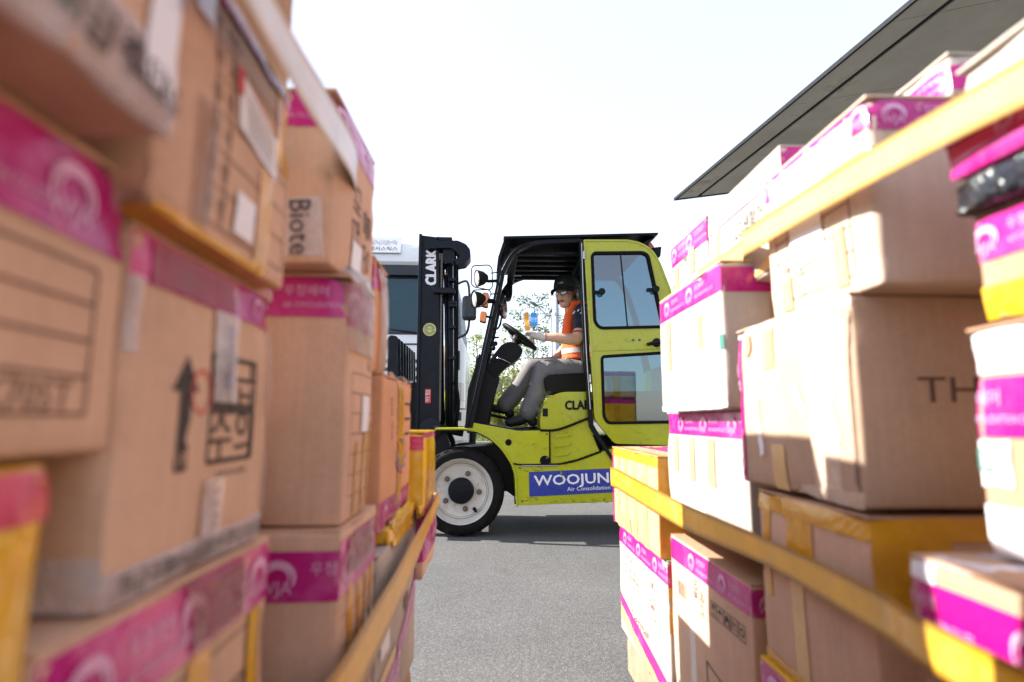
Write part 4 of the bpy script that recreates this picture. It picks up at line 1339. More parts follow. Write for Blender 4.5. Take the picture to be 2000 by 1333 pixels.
# engine side cover with louvres
cov = [(1075, 842), (1100, 838.5), (1125, 830), (1149, 820), (1158, 848), (1172, 882), (1128, 898), (1094, 906), (1076, 907)]
plate2('engine_side_cover', cov, NY + .016, NY + .05, LM, bevel=.006, ref=NY)
for i in range(3):
    y = 849 + i * 18.3
    w = 33 - i * 2
    p = [(1083, y + 3), (1083 + w - 8, y - 1), (1083 + w, y - 4.5), (1083 + w + 2, y - 1), (1083 + w - 3, y + 3), (1084, y + 7)]
    plate('louvre', fillet(p, 3, 3), NY + .004, NY + .02, LM, fk, ref=NY, bevel=.005, seg=3)
MB().tube([at(1073, 842, NY) , at(1073.5, 905, NY)], .004, 6).build('panel_gap_seal', M['rubber'], fk)
MB().tube(smooth_path([at(u, v, NY) + Vector((0, -.002, 0)) for u, v in ((1055, 841), (1080, 841), (1100, 836.5), (1125, 827), (1150, 817))], 4), .009, 8).build('hood_seal', M['rubber'], fk, smooth=True)
MB().tube(smooth_path([at(u, v, NY) + Vector((0, -.003, 0)) for u, v in ((1003, 906), (1018, 908), (1060, 907.5), (1094, 906.5), (1128, 899.5), (1173, 883))], 4), .006, 8).build('step_gap_seal', M['rubber'], fk, smooth=True)
mb = MB(); pa = at(1018, 909, NY); pb = at(1090, 909, NY)
mb.box((pa.x, NY - .012, pa.z - .008), (pb.x, NY + .03, pa.z + .001)).build('step_tread', M['steel'], fk, bevel=.002)
mb = MB(); c = at(1064, 900, NY); mb.lathe(c + Vector((0, .004, 0)), (0, -1, 0), [(0, .0), (.0, .036), (.007, .036), (.007, 0)], 20).build('step_hole', M['rubber'], fk)
c = at(993, 864.5, NY); MB().lathe(c + Vector((0, .002, 0)), (0, -1, 0), [(0, 0), (0, .024), (.004, .024), (.005, .020), (.005, 0)], 24).build('filler_cap', M['rubber'], fk, auto=True)
# decal
dq = [at(1033, 922.5, NY), at(1292, 911, NY), at(1291, 957, NY), at(1034, 970.5, NY)]
V = [Vector((p.x, NY - .0035, p.z)) for p in dq]
dec = mesh_obj('company_decal', V, [(0, 3, 2, 1)], M['blue_decal'], fk)
exd = (V[1] - V[0]).normalized(); eyd = Vector((-exd.z, 0, exd.x))
p = at(1045, 949, NY); p.y = NY - .0055
w = (at(1215, 949, NY).x - p.x)
flat_text('decal_lettering', 'WOOJUNG', p + exd * w * .5, exd, eyd, (at(0, 926, NY).z - at(0, 947, NY).z), M['white_ink'], dec, fit=w, bold=.03)
p = at(1108, 959.5, NY); p.y = NY - .0055; w2 = at(1212, 949, NY).x - p.x
flat_text('decal_lettering', 'Air Consolidation Inc.', p + exd * w2 * .5, exd, eyd, (at(0, 951, NY).z - at(0, 959.5, NY).z), M['white_ink'], dec, fit=w2)
# counterweight and rear body (behind the cartons)
cw = [(1330, 700), (1440, 700), (1482, 730), (1495, 800), (1494, 905), (1480, 960), (1440, 960), (1425, 905), (1380, 880), (1330, 880)]
plate('counterweight', fillet(cw, 12, 4), NY + .02, FY - .02, LM, fk, ref=NY, bevel=.03, seg=4)
# engine hood, the seat stands on it
hd = [(1084, 770), (1100, 766), (1300, 764), (1340, 764), (1340, 842), (1149, 819), (1125, 829), (1100, 838), (1056, 841), (1055, 818), (1060, 795), (1069, 780)]
o = plate('engine_hood', fillet(hd, [14, 8, 4, 4, 1, 1, 1, 1, 2, 6, 8, 8], 4), NY + .055, mir(NY + .055), LM, fk, ref=NY + .055, bevel=.045, seg=5)
for m_ in o.modifiers: m_.harden_normals = False
smooth_auto(o, 60)
lt = at(1103, 801, NY + .05)
for nm_, ht in (('hood_lettering', 0),):
    p = at(1104, 799.5, NY + .05); p.y = NY + .050
    wv = at(1166, 799, NY + .05).x - p.x
    flat_text(nm_, 'CLARK', p + Vector((wv / 2, 0, .0)), (1, 0, .03), (-.03, 0, 1), at(0, 781, NY).z - at(0, 799.5, NY).z, BK, fk, fit=wv, bold=.055)
c = at(1065, 806, NY + .05); MB().box((c.x - .02, NY + .048, c.z - .03), (c.x + .02, NY + .07, c.z + .03)).build('hood_latch', M['plastic'], fk, bevel=.006)
# floor and cowl
fl = [(915, 833), (1056, 838), (1056, 842), (966, 838), (924, 836)]
plate('floor_plate', [(912, 834), (926, 825), (968, 832), (1010, 840), (1058, 839), (1058, 846), (1000, 850), (912, 846)], NY + .03, mir(NY + .03), M['plastic'], fk, ref=NY + .03)
cowl = [(931, 700), (951, 727), (956, 733), (966, 742), (972, 735), (976, 742), (958, 800), (952, 832), (915, 834), (917, 800)]
plate('dash_cowl', cowl, NY + .12, mir(NY + .12) - .45, M['plastic'], fk, ref=NY + .25, bevel=.008)
plate('front_bulkhead', [(914, 760), (936, 690), (944, 700), (935, 740), (925, 835), (908, 835)], NY + .08, mir(NY + .08), M['plastic'], fk, ref=NY + .08, bevel=.006)
# steering column housing
SY = 4.86
colp = [(953, 716), (957, 702), (978, 675), (992, 668), (1002, 668), (1018, 678), (1022, 688), (1012, 702), (990, 716), (976, 730), (968, 748), (955, 752), (949, 735)]
plate('steering_column', fillet(colp, 5, 3), SY - .10, SY + .10, M['plastic'], fk, ref=SY - .10, bevel=.02, seg=3, auto=False)
plate('column_base', fillet([(955, 745), (972, 748), (964, 790), (955, 835), (935, 835), (940, 790)], 4, 3), SY - .08, SY + .12, M['plastic'], fk, ref=SY - .08, bevel=.015, seg=3)
c = at(975, 702, SY - .1); MB().tube([c + Vector((-.02, -.015, .01)), c + Vector((0.03, -.02, -.005)), c + Vector((.09, -.02, -.035))], .006, 8).build('control_lever', M['steel'], fk, smooth=True)
c = at(967, 702, SY - .1); MB().lathe(c, (0, -1, 0), [(0, 0), (0, .02), (.012, .018), (.014, 0)], 16).build('ignition_switch', M['plastic'], fk)
# steering wheel
wc = at(1015, 658, SY)
pA = at(984, 634, SY); pB = at(1046, 682, SY)
ax = (pB - pA).normalized(); WR = (pB - pA).length / 2 * .97
nrm = Vector((ax.z, 0, -ax.x)); nrm = -nrm if nrm.z < 0 else nrm
tilt = Matrix.Rotation(math.radians(3), 3, ax)
e2 = tilt @ Vector((0, 1, 0)); nrm = ax.cross(e2).normalized(); nrm = -nrm if nrm.z < 0 else nrm
sw = empty('steering_wheel', wc - wpos(fk)); sw.parent = fk
pts = [wc + (ax * math.cos(t) + e2 * math.sin(t)) * WR for t in [2 * math.pi * i / 48 for i in range(49)]]
MB().tube(pts, .0165, 10, cap=False).build('wheel_grip', M['plastic'], sw, smooth=True)
for an in (0.35, math.pi - .35, -math.pi / 2):
    d = ax * math.cos(an) + e2 * math.sin(an)
    MB().tube([wc - nrm * .03 + d * .03, wc - nrm * .022 + d * WR * .6, wc + d * WR], [.018, .014, .011], 8, flat=.5).build('wheel_spoke', M['plastic'], sw, smooth=True)
MB().lathe(wc - nrm * .05, nrm, [(0, 0), (0, .045), (.03, .05), (.045, .04), (.05, 0)], 24).build('wheel_hub', M['plastic'], sw, auto=True)
kn = wc + (ax * math.cos(3.4) + e2 * math.sin(3.4)) * WR * .0
MB().tube([wc - nrm * .04, at(998, 690, SY)], [.028, .034], 14).build('steering_shaft', M['steel'], fk, smooth=True)
MB().lathe(at(996, 693, SY), nrm, [(-.02, .05), (.0, .055), (.012, .045), (.018, .03)], 20).build('shaft_collar', M['plastic'], fk, auto=True)
# seat
st = [(1062, 738), (1075, 732), (1150, 728), (1152, 765), (1085, 768), (1066, 762)]
plate('seat_cushion', fillet(st, 6, 4), MYc - .27, MYc + .27, M['seat'], fk, ref=MYc - .27, bevel=.03, seg=4)
plate('seat_back', fillet([(1132, 600), (1150, 596), (1166, 600), (1168, 735), (1140, 738)], 8, 4), MYc - .25, MYc + .25, M['seat'], fk, ref=MYc - .25, bevel=.04, seg=4)
for k, (dx, dy) in enumerate(((948, 668), (952, 676), (956, 662))):
    a_ = at(940 + k * 4, 700, 5.3); b_ = at(dx + 12, dy + (k * 5), 5.3)
    MB().tube([a_, b_], .008, 8).build('hydraulic_lever', M['plastic'], fk)
    MB().lathe(b_, (0, 0, 1), [(-.02, .006), (-.01, .018), (.012, .020), (.024, .008)], 10).build('lever_knob', M['plastic'], fk, smooth=True)

# ---- overhead guard
outer = [(907, 836), (968, 562), (975, 528), (997, 492), (1026, 476), (1060, 469.5), (1134, 466)]
inner = [(1134, 473.5), (1060, 477), (1030, 483.5), (1007, 497), (987, 533), (980, 566), (923, 836)]
fr = [tuple(q.xy) for q in smooth_path([Vector((a, b, 0)) for a, b in outer], 5)] + [tuple(q.xy) for q in smooth_path([Vector((a, b, 0)) for a, b in inner], 5)]
for y0 in (NY - .005, mir(NY + .055)):
    L = []
    for (u, v) in fr:
        p = at(u, v, NY); L.append(Vector((p.x, y0, p.z)))
    vs, fs = fill_poly([L], Vector((0, .06, 0)))
    mesh_obj('guard_pillar', vs, fs, BK, fk, bevel=.006)
# ridge on the near pillar
MB().tube(smooth_path([at(u + 6, v, NY - .008) for u, v in outer[:5]], 5), .006, 6).build('pillar_rib', BK, fk, smooth=True)
# rear pillars, swept back
rear_o = [(1134, 466), (1240, 466), (1268, 478), (1290, 510), (1312, 572), (1345, 700), (1345, 720), (1332, 715), (1300, 575), (1280, 516), (1262, 488), (1236, 476), (1134, 474)]
for y0 in (NY + .02, mir(NY + .055)):
    L = [Vector((at(u, v, NY).x, y0, at(u, v, NY).z)) for u, v in fillet(rear_o, 6, 3)]
    vs, fs = fill_poly([L], Vector((0, .035, 0)))
    mesh_obj('rear_pillar', vs, fs, BK, fk, bevel=.005)
# roof plate with its downturned front
z_t = at(0, 458, NY).z
roof = [(983, 463), (1100, 461), (1285, 456), (1284, 460), (1270, 472), (1262, 472), (1250, 465), (1100, 469), (1000, 472), (985, 474), (976, 500), (975, 524), (971, 530), (972, 498)]
plate('roof_plate', [(983, 463), (1100, 460.5), (1285, 456), (1284, 460), (1100, 466), (986, 468)], NY - .02, FY + .02, BK, fk, ref=NY, bevel=.004)
plate('roof_front_visor', [(984, 465), (992, 466), (985, 482), (979, 500), (974, 528), (970, 524), (973, 498)], NY + .05, FY - .05, BK, fk, ref=NY, bevel=.003)
plate('roof_rear_visor', [(1284, 458), (1281, 461), (1268, 474), (1262, 476), (1262, 468), (1270, 464)], NY + .05, FY - .05, BK, fk, ref=NY, bevel=.003)
zb = at(0, 474, NY).z
xa = at(992, 470, NY).x; xb = at(1262, 470, NY).x
for k in range(6):
    y = NY + .15 + k * (FY - NY - .30) / 5
    MB().box((xa + .06, y - .03, zb - .018), (xb - .02, y + .022, zb + .012)).build('roof_bar', BK, fk, bevel=.006)
MB().box((xa + .02, NY + .05, zb - .05), (xa + .08, FY - .05, zb + .012)).build('roof_cross_member', BK, fk, bevel=.006)
MB().box((at(1132, 0, NY).x, NY + .06, zb - .05), (at(1146, 0, NY).x, FY - .06, zb + .012)).build('roof_cross_member', BK, fk, bevel=.006)
p = at(1068, 517, FY - .05); p.y = FY - .062
flat_text('roof_mark', '안전', p, (1, 0, 0), (0, 0, 1), .035, M['ink_red'], fk)
# rear bulkhead panel seen behind the driver
plate('cab_back_panel', [(1086, 500), (1150, 500), (1150, 790), (1105, 790), (1105, 560), (1086, 552)], FY - .045, FY - .02, BK, fk, ref=FY - .04)
plate('rear_frame', [(1262, 476), (1272, 480), (1340, 760), (1325, 760)], NY + .06, NY + .10, BK, fk, ref=NY)

# ---- door
DY = NY - .012
do = [(1139, 469), (1226, 469), (1250, 474), (1272, 486), (1288, 510), (1312, 572), (1322, 640), (1326, 870), (1200, 867), (1161, 820), (1153, 689)]
do = fillet(do, [3, 4, 10, 12, 10, 10, 5, 6, 8, 10, 4], 4)
w1 = fillet([(1155, 500), (1160, 494), (1255, 493), (1266, 499), (1297, 640), (1171, 643), (1160, 630)], [5, 8, 8, 10, 10, 12, 8], 4)
w2 = fillet([(1174, 696), (1302, 688), (1316, 826), (1186, 828), (1178, 815)], [8, 8, 8, 8, 6], 4)
door = plate('door', do, DY - .004, DY + .035, LM, fk, holes=(w1, w2), ref=DY, bevel=.005)


def shrink(lp, d):
    n = len(lp); cx = sum(p[0] for p in lp) / n; cy = sum(p[1] for p in lp) / n
    out = []
    for i in range(n):
        a = Vector(lp[i - 1]); b = Vector(lp[(i + 1) % n]); p = Vector(lp[i])
        t = (b - a).normalized(); nn = Vector((-t.y, t.x))
        if nn.dot(Vector((cx, cy)) - p) < 0: nn = -nn
        q = p + nn * d
        out.append((q.x, q.y))
    return out


for wl in (w1, w2):
    plate('window_seal', shrink(wl, -1.5), DY - .014, DY + .020, M['rubber'], door, holes=(shrink(wl, 4.0),), ref=DY, bevel=.003)
    plate('window_pane', shrink(wl, 3.0), DY + .004, DY + .009, M['cab_glass'], door, ref=DY)
# raised edge frame and pressed lines of the door
rim_ = shrink(do, 3.0)
plate('door_edge', do, DY - .010, DY - .004, LM, door, holes=(shrink(do, 3.4),), ref=DY, bevel=.002)
MB().tube([at(1154, 686, DY - .006), at(1286, 682, DY - .006), at(1322, 680, DY - .006)], .0035, 6).build('door_crease', LM, door)
MB().tube([at(1212, 497, DY - .0), at(1226, 642, DY - .0)], .005, 6).build('sliding_pane_edge', M['plastic'], door)
for (u, v) in ((1166, 572), (1271, 567)):
    c = at(u, v, DY)
    m_ = MB().lathe(c + Vector((.03, .0, 0)), (0, -1, 0), [(0, 0), (0, .012), (.03, .012), (.032, .026), (.048, .026), (.05, 0)], 16)
    m_.box((c.x - .03, DY - .02, c.z - .012), (c.x + .035, DY + .003, c.z + .012)); m_.build('window_latch', M['plastic'], door, auto=True)
hp = [at(u, v, DY) + Vector((0, -.03, 0)) for u, v in ((1262, 674), (1275, 671), (1292, 669.5), (1330, 668))]
m_ = MB().tube(hp, [.012, .014, .018, .016], 10)
c = at(1282, 670, DY); m_.lathe(c + Vector((0, .005, 0)), (0, -1, 0), [(0, 0), (0, .034), (.02, .034), (.026, .02), (.026, 0)], 20)
m_.build('door_handle', M['plastic'], door, auto=True)
for u in (1236.5, 1249):
    MB().lathe(at(u, 664.5, DY - .004), (0, -1, 0), [(0, 0), (0, .010), (.004, .009), (.005, 0)], 12).build('screw', M['rust'], door)
# black door post and hinge line
po = [(1131, 468), (1139, 468), (1142, 560), (1149, 700), (1156, 800), (1159, 830), (1172, 852), (1188, 878), (1201, 900), (1199, 906), (1184, 884), (1166, 858), (1151, 834), (1148, 800), (1141, 700), (1134, 560)]
plate('door_post', po, DY - .012, NY + .03, BK, fk, ref=DY, bevel=.004)
po2 = [(1143.5, 560), (1150, 700), (1157, 800), (1154, 800), (1147, 700), (1140.5, 560)]
for v in (500, 740):
    c = at(1140 + (v - 500) * .05, v, DY); MB().lathe(c + Vector((.0, -.016, -.03)), (0, 0, 1), [(0, 0), (0, .009), (.06, .009), (.06, 0)], 10).build('hinge', M['steel'], fk)
po3 = [at(u, v, DY - .014) for u, v in ((1136, 475), (1139, 560), (1146, 700), (1153, 800))]
MB().tube(po3, .004, 6).build('post_edge', M['steel'], fk)
# scratches and grime on the lime panels, each a mark of its own
M['scratch'] = paint('scratch', (.16, .17, .10), rough=.7, var=.4, scale=40)
M['grime'] = paint('grime', (.05, .055, .02), rough=.8, var=.5, scale=60)
rs = random.Random(11)
mb = MB()
def mark(u, v, l, w, a, y):
    c = at(u, v, NY); c.y = y
    t_ = Vector((math.cos(a), 0, math.sin(a))); n_ = Vector((-t_.z, 0, t_.x))
    m_ = 5; k0 = len(mb.v)
    for i in range(m_ + 1):
        f_ = i / m_ - .5
        ww = w * (1 - (2 * f_) ** 2) + .0002
        o_ = n_ * rs.uniform(-.5, .5) * w
        mb.v.append(c + t_ * l * f_ + n_ * ww + o_); mb.v.append(c + t_ * l * f_ - n_ * ww + o_)
    for i in range(m_):
        k = k0 + 2 * i; mb.f.append((k, k + 1, k + 3, k + 2)); mb.mi.append(0)
for (u, v, l, a) in ((1232, 667, .10, .15), (1222, 664, .05, .5), (1245, 845, .06, -.3), (1180, 850, .07, .6), (1265, 858, .05, .1), (1190, 670, .04, -.2)):
    mark(u, v, l, .0008, a, DY - .006)
for _ in range(26):
    mark(rs.uniform(1015, 1185), rs.uniform(972, 982), rs.uniform(.01, .04), .0012, rs.uniform(-.4, .4), NY - .003)
for _ in range(16):
    mark(rs.uniform(1012, 1060), rs.uniform(912, 922), rs.uniform(.008, .03), .0011, rs.uniform(-.6, .6), NY - .003)
for _ in range(9):
    mark(rs.uniform(1015, 1068), rs.uniform(848, 898), rs.uniform(.01, .05), .0007, rs.uniform(-1.5, 1.5), NY - .003)
sm_ = mb.build('scratches', M['grime'], fk); sm_['kind'] = 'stuff'
mb = MB()
for k in range(4):
    mb.tube([at(1094 + k * 1.5, 918 + k * 5, NY - .005), at(1096 + k, 922 + k * 5, NY - .005)], [.006, .002], 7)
mb.build('decal_tear', M['lime'], fk)
for (u, v) in ((1020, 980), (1180, 976), (1016, 915), (1068, 848), (1068, 895)):
    MB().lathe(at(u, v, NY) + Vector((0, .001, 0)), (0, -1, 0), [(0, 0), (0, .008), (.004, .007), (.005, 0)], 10).build('bolt', M['rust'], fk)
# rear lamp
plate('rear_lamp', fillet([(1275, 484), (1292, 482), (1290, 502), (1283, 498)], 2, 2), NY + .10, NY + .22, M['plastic'], fk, ref=NY + .10, bevel=.006)
plate('beacon', fillet([(1263, 474), (1272, 474), (1279, 484), (1270, 486)], 2, 2), NY + .12, NY + .2, M['red_lens'], fk, ref=NY + .12, bevel=.006)

# ---- wheels
wcx = at(899, 953, NY).x
WRr = .325


def wheel(cx, cy, R, side, name='front_wheel'):
    """side -1: outer face toward the camera"""
    w = empty(name, Vector((cx, cy, R)) - wpos(fk)); w.parent = fk
    c = Vector((cx, cy, R)); a = Vector((0, side, 0))
    r = R
    prof = [(-.19, r * .74), (-.19, r * .88), (-.17, r * .96), (-.12, r * .995), (-.05, r), (.02, r * .985), (.045, r * .93), (.055, r * .86), (.05, r * .76), (.03, r * .745)]
    t = MB().lathe(c, a, prof, 56).build('tyre', M['tyre'], w, auto=True)
    mb = MB()
    for k in range(28):
        an = 2 * math.pi * k / 28
        for (h0, h1, sh) in ((-.18, -.05, .08), (-.05, .04, -.08)):
            ra = r * .97; rb = r * 1.0
            vs = []
            for hh_, dd in ((h0, 0), (h1, sh)):
                for rr_ in (ra, rb):
                    for da in (-.055, .055):
                        q = an + da + dd
                        vs.append(c + a * hh_ + Vector((math.cos(q), 0, math.sin(q))) * (rr_ if hh_ > -.17 and hh_ < .035 else rr_ * .97))
            mb.add(vs, [(0, 1, 3, 2), (4, 6, 7, 5), (0, 4, 5, 1), (2, 3, 7, 6), (0, 2, 6, 4), (1, 5, 7, 3)])
    tr = mb.build('tread', M['tyre'], t); tr['kind'] = 'stuff'
    rr = r * .745
    prof = [(.034, rr), (.040, rr * .985), (.034, rr * .955), (.018, rr * .93), (.004, rr * .915), (-.012, rr * .86), (-.020, rr * .845), (-.028, rr * .80), (-.020, rr * .77), (-.024, rr * .72), (-.030, rr * .5), (-.028, rr * .3), (-.02, rr * .28), (-.02, 0)]
    MB().lathe(c, a, prof, 56).build('rim', M['rim'], w, auto=True)
    MB().lathe(c, a, [(-.03, rr * .405), (.010, rr * .39), (.022, rr * .36), (.028, rr * .25), (.030, 0)], 32).build('hub', M['black'], w, auto=True)
    for k in range(5):
        q = math.pi / 2 + 2 * math.pi * (k + .42) / 5 + .35
        d = Vector((math.cos(q), 0, math.sin(q)))
        MB().lathe(c + d * rr * .56, a, [(-.03, .020), (-.014, .020), (-.012, .013), (.004, .012), (.006, 0)], 12).build('wheel_bolt', M['rust'], w, auto=True)
    for (q, l) in ((-.92, .03),):
        d = Vector((math.cos(q), 0, math.sin(q)))
        MB().tube([c + d * rr * .66 + a * -.02, c + d * rr * .78 + a * .0], [.013, .010], 8).build('valve', M['rubber'], w)
    mb = MB().lathe(c, a, [(-.02, rr * .845), (-.016, rr * .848), (-.016, rr * .838), (-.02, rr * .835)], 56).build('lock_ring_gap', M['rust'], w)
    return w


wheel(wcx, NY + .10, WRr, -1)
wheel(wcx, FY - .10, WRr, 1)
rx = at(1400, 953, NY).x
wheel(rx, NY + .16, .27, -1, 'rear_wheel'); wheel(rx, FY - .16, .27, 1, 'rear_wheel')
MB().tube([Vector((wcx, NY + .3, WRr)), Vector((wcx, FY - .3, WRr))], .09, 16).build('front_axle', BK, fk, smooth=True)
MB().tube([Vector((rx, NY + .3, .27)), Vector((rx, FY - .3, .27))], .07, 16).build('rear_axle', BK, fk, smooth=True)

# ---- mast
MS = M['mast_black']
MY0, MY1 = NY + .20, FY - .20
mt = empty('mast', at(840, 840, MY0) - wpos(fk)); mt.parent = fk


def mplate(name, uv, y0, y1, mat, parent=None, **k):
    return plate(name, uv, y0, y1, mat, parent or mt, **k)


def mirror_copy(o, my=MYc):
    """twin on the far side"""
    me = o.data.copy()
    ox = wpos(o)
    for v in me.vertices:
        v.co.y = 2 * (my - ox.y) - v.co.y
    me.flip_normals()
    c = bpy.data.objects.new(o.name.split('.')[0], me); COL.objects.link(c); c.parent = o.parent; c.location = o.location
    for m_ in o.modifiers:
        q = c.modifiers.new(m_.name, m_.type)
        q.width = m_.width; q.segments = m_.segments; q.limit_method = 'ANGLE'; q.angle_limit = m_.angle_limit
    return c


o = mplate('outer_rail', [(820, 459), (856, 464), (860, 840), (812.5, 840)], MY0, MY0 + .035, MS, ref=MY0, bevel=.003); mirror_copy(o)
o = mplate('rail_flange', [(819, 458), (825, 458.7), (817.5, 842), (811.5, 842)], MY0 - .022, MY0 + .09, MS, ref=MY0, bevel=.003); mirror_copy(o)
o = mplate('rail_flange', [(851, 470), (857, 470), (861, 842), (855, 842)], MY0 - .006, MY0 + .09, MS, ref=MY0, bevel=.003); mirror_copy(o)
o = mplate('inner_rail', [(859, 468), (884, 468), (886, 836), (863, 836)], MY0 + .045, MY0 + .13, MS, ref=MY0 + .045, bevel=.003); mirror_copy(o)
for (u0, u1, w_, mm) in ((866, 869, .011, M['chrome']), (877, 880, .013, MS), (889, 890, .008, M['rubber']), (894, 893, .007, M['rubber'])):
    o = MB().tube([at(u0, 500, MY0 + .02), at(u1, 836, MY0 + .02)], w_, 10).build('hydraulic_pipe', mm, mt, smooth=True)
# lift chain
ch = MB()
for i in range(78):
    v = 498 + i * 4.2
    p = at(863.0 - (v - 500) * .012, v, MY0 - .004); dz = .0068
    ch.box((p.x - .007, p.y - (.004 if i % 2 else .007), p.z - dz), (p.x + .007, p.y + (.004 if i % 2 else .007), p.z + dz))
c_ = ch.build('lift_chain', M['chain'], mt); c_['kind'] = 'stuff'
# cylinder barrel and rod
MB().tube([at(868, 516, MY0 + .06), at(869, 545, MY0 + .06)], .024, 14).build('cylinder_rod', M['chrome'], mt, smooth=True)
MB().tube([at(869, 541, MY0 + .055), at(873, 834, MY0 + .055)], .036, 16).build('cylinder_barrel', MS, mt, smooth=True)
# head: crossheads and the rounded hose guard
mplate('top_crosshead', [(852, 463), (883, 463.5), (883, 470), (852, 470)], MY0, MY1, MS, ref=MY0, bevel=.004)
mplate('hose_guard', fillet([(831, 471), (894, 470), (910, 477), (918.5, 488), (918.5, 503), (908, 515), (890, 518), (888, 508), (899, 501), (890, 491), (882, 484.5), (832, 485)], 3, 3), MY0 - .05, MY0 + .11, MS, ref=MY0 - .05, bevel=.006)
mplate('hose_pulley', fillet([(866, 485), (888, 485), (889, 512), (880, 516), (866, 516)], 3, 3), MY0 - .02, MY0 + .10, MS, ref=MY0, bevel=.006)
mplate('rail_bracket', fillet([(846, 561), (889, 563), (889, 573), (846, 572)], 4, 3), MY0 - .055, MY0 + .05, MS, ref=MY0 - .05, bevel=.008, seg=3)
for v in (548, 592, 598, 640, 700):
    c = at(884, v, MY0 + .02); MB().box((c.x - .03, MY0 - .01, c.z - .012), (c.x + .03, MY0 + .06, c.z + .012)).build('pipe_clamp', MS, mt, bevel=.003)
MB().tube(smooth_path([at(u, v, MY0) for u, v in ((889, 500), (893, 545), (893, 640), (891, 700), (893, 760), (897, 790), (891, 836))], 4), .008, 8).build('hose', M['rubber'], mt, smooth=True)
MB().tube(smooth_path([at(u, v, MY0) for u, v in ((880, 745), (891, 755), (896, 780), (890, 812), (886, 836))], 4), .008, 8).build('hose', M['rubber'], mt, smooth=True)
mplate('mast_cross_member', [(815, 660), (826, 660), (825, 690), (814, 690)], MY0 + .04, MY1 - .04, MS, ref=MY0, bevel=.004)
mplate('mast_cross_member', [(815, 800), (826, 800), (825, 836), (814, 836)], MY0 + .04, MY1 - .04, MS, ref=MY0, bevel=.004)
# foot of the mast: pivot and tilt cylinder
MB().lathe(at(842, 838, MY0 - .01), (0, -1, 0), [(0, 0), (0, .085), (.03, .085), (.035, .07), (.035, 0)], 28).build('mast_pivot', MS, mt, auto=True)
MB().tube([at(845, 834, MY0 - .02), at(905, 846, MY0 - .02)], .03, 12).build('tilt_cylinder', MS, mt, smooth=True)
o = mplate('mast_foot', fillet([(812, 838), (866, 838), (880, 870), (870, 905), (830, 905), (815, 880)], 6, 3), MY0, MY0 + .10, MS, ref=MY0, bevel=.006); mirror_copy(o)
# lettering running up the rail
pz = at(851, 557, MY0); pz.y = MY0 - .0015
topz = at(851, 489, MY0).z
flat_text('mast_lettering', 'CLARK', Vector((at(853, 520, MY0).x, MY0 - .0015, (pz.z + topz) / 2)), (0.0, 0, 1), (-1, 0, 0), at(853, 0, MY0).x - at(832.5, 0, MY0).x, M['white_ink'], mt, fit=topz - pz.z, bold=.07)
# round yellow inspection sticker
sc_ = at(839, 644, MY0); sc_.y = MY0 - .0015
M['sticker'] = paint('pale_yellow_sticker', (.62, .62, .25), rough=.4)
mb = MB(); n = 40; vs = [sc_]
for k in range(n):
    rr_ = .053 if k % 2 else .049
    vs.append(sc_ + Vector((math.cos(2 * math.pi * k / n), 0, math.sin(2 * math.pi * k / n))) * rr_)
mb.add(vs, [(0, 1 + k, 1 + (k + 1) % n) for k in range(n)])
st_ = mb.build('inspection_sticker', M['sticker'], mt)
mb = MB()
for (r0, r1) in ((.043, .0405), (.024, .022)):
    b0 = len(mb.v)
    for k in range(33):
        q = 2 * math.pi * k / 32
        for r_ in (r0, r1): mb.v.append(sc_ + Vector((math.cos(q) * r_, -.001, math.sin(q) * r_)))
    for k in range(32):
        mb.f.append((b0 + 2 * k, b0 + 2 * k + 1, b0 + 2 * k + 3, b0 + 2 * k + 2)); mb.mi.append(0)
for k in range(22):
    q = 2 * math.pi * k / 22
    d = Vector((math.cos(q), 0, math.sin(q))); t_ = Vector((-d.z, 0, d.x))
    p = sc_ + d * .032 + Vector((0, -.001, 0))
    if k % 11: mb.add([p - t_ * .003 - d * .004, p + t_ * .003 - d * .004, p + t_ * .003 + d * .004, p - t_ * .003 + d * .004], [(0, 1, 2, 3)])
sp = mb.build('sticker_print', M['ink'], st_); sp['kind'] = 'stuff'
flat_text('sticker_text', '특수공정 검사필', sc_ + Vector((0, -.0015, -.004)), (1, 0, 0), (0, 0, 1), .012, M['ink'], st_, fit=.05)
# small upright warning sticker
wp = at(836, 774, MY0); wp.y = MY0 - .0015
mb = MB().add([wp + Vector((-.022, 0, -.055)), wp + Vector((.022, 0, -.055)), wp + Vector((.022, 0, .055)), wp + Vector((-.022, 0, .055))], [(0, 1, 2, 3)])
ws_ = mb.build('warning_sticker', M['ink_red'], mt)
flat_text('sticker_text', '위험', wp + Vector((.012, -.001, 0)), (0, 0, 1), (-1, 0, 0), .030, M['white_ink'], ws_, fit=.09)

# ---- carriage, load backrest and forks
cg = empty('carriage', at(790, 850, NY) - wpos(fk)); cg.parent = fk
bx0 = at(758, 0, NY + .05).x; bx1 = at(776, 0, NY + .05).x
bz1 = at(760, 655, NY + .05).z; bz0 = .55
p_ = [(757, 662), (762, 655), (776, 657), (777, 850), (757, 850)]
for i in range(8):
    y = NY + .04 + i * (FY - NY - .08) / 7
    plate('backrest_bar', fillet(p_, 4, 3), y - .018, y + .018, MS, cg, ref=NY + .03, bevel=.005)
MB().box((bx0 + .01, NY + .04, bz1 - .07), (bx1 - .01, FY - .04, bz1 - .03)).build('backrest_rail', MS, cg, bevel=.005)
for z in (.72, .45):
    MB().box((bx0 + .01, NY + .06, z - .06), (bx1 + .02, FY - .06, z + .06)).build('fork_carrier', MS, cg, bevel=.005)
for y in (MYc - .36, MYc + .24):
    mb = MB()
    mb.box((bx0 - .045, y, .20), (bx0 - .003, y + .12, .80))
    mb.box((bx0 - 1.05, y, .15), (bx0 - .003, y + .12, .195))
    mb.build('fork', MS, cg, bevel=.006)
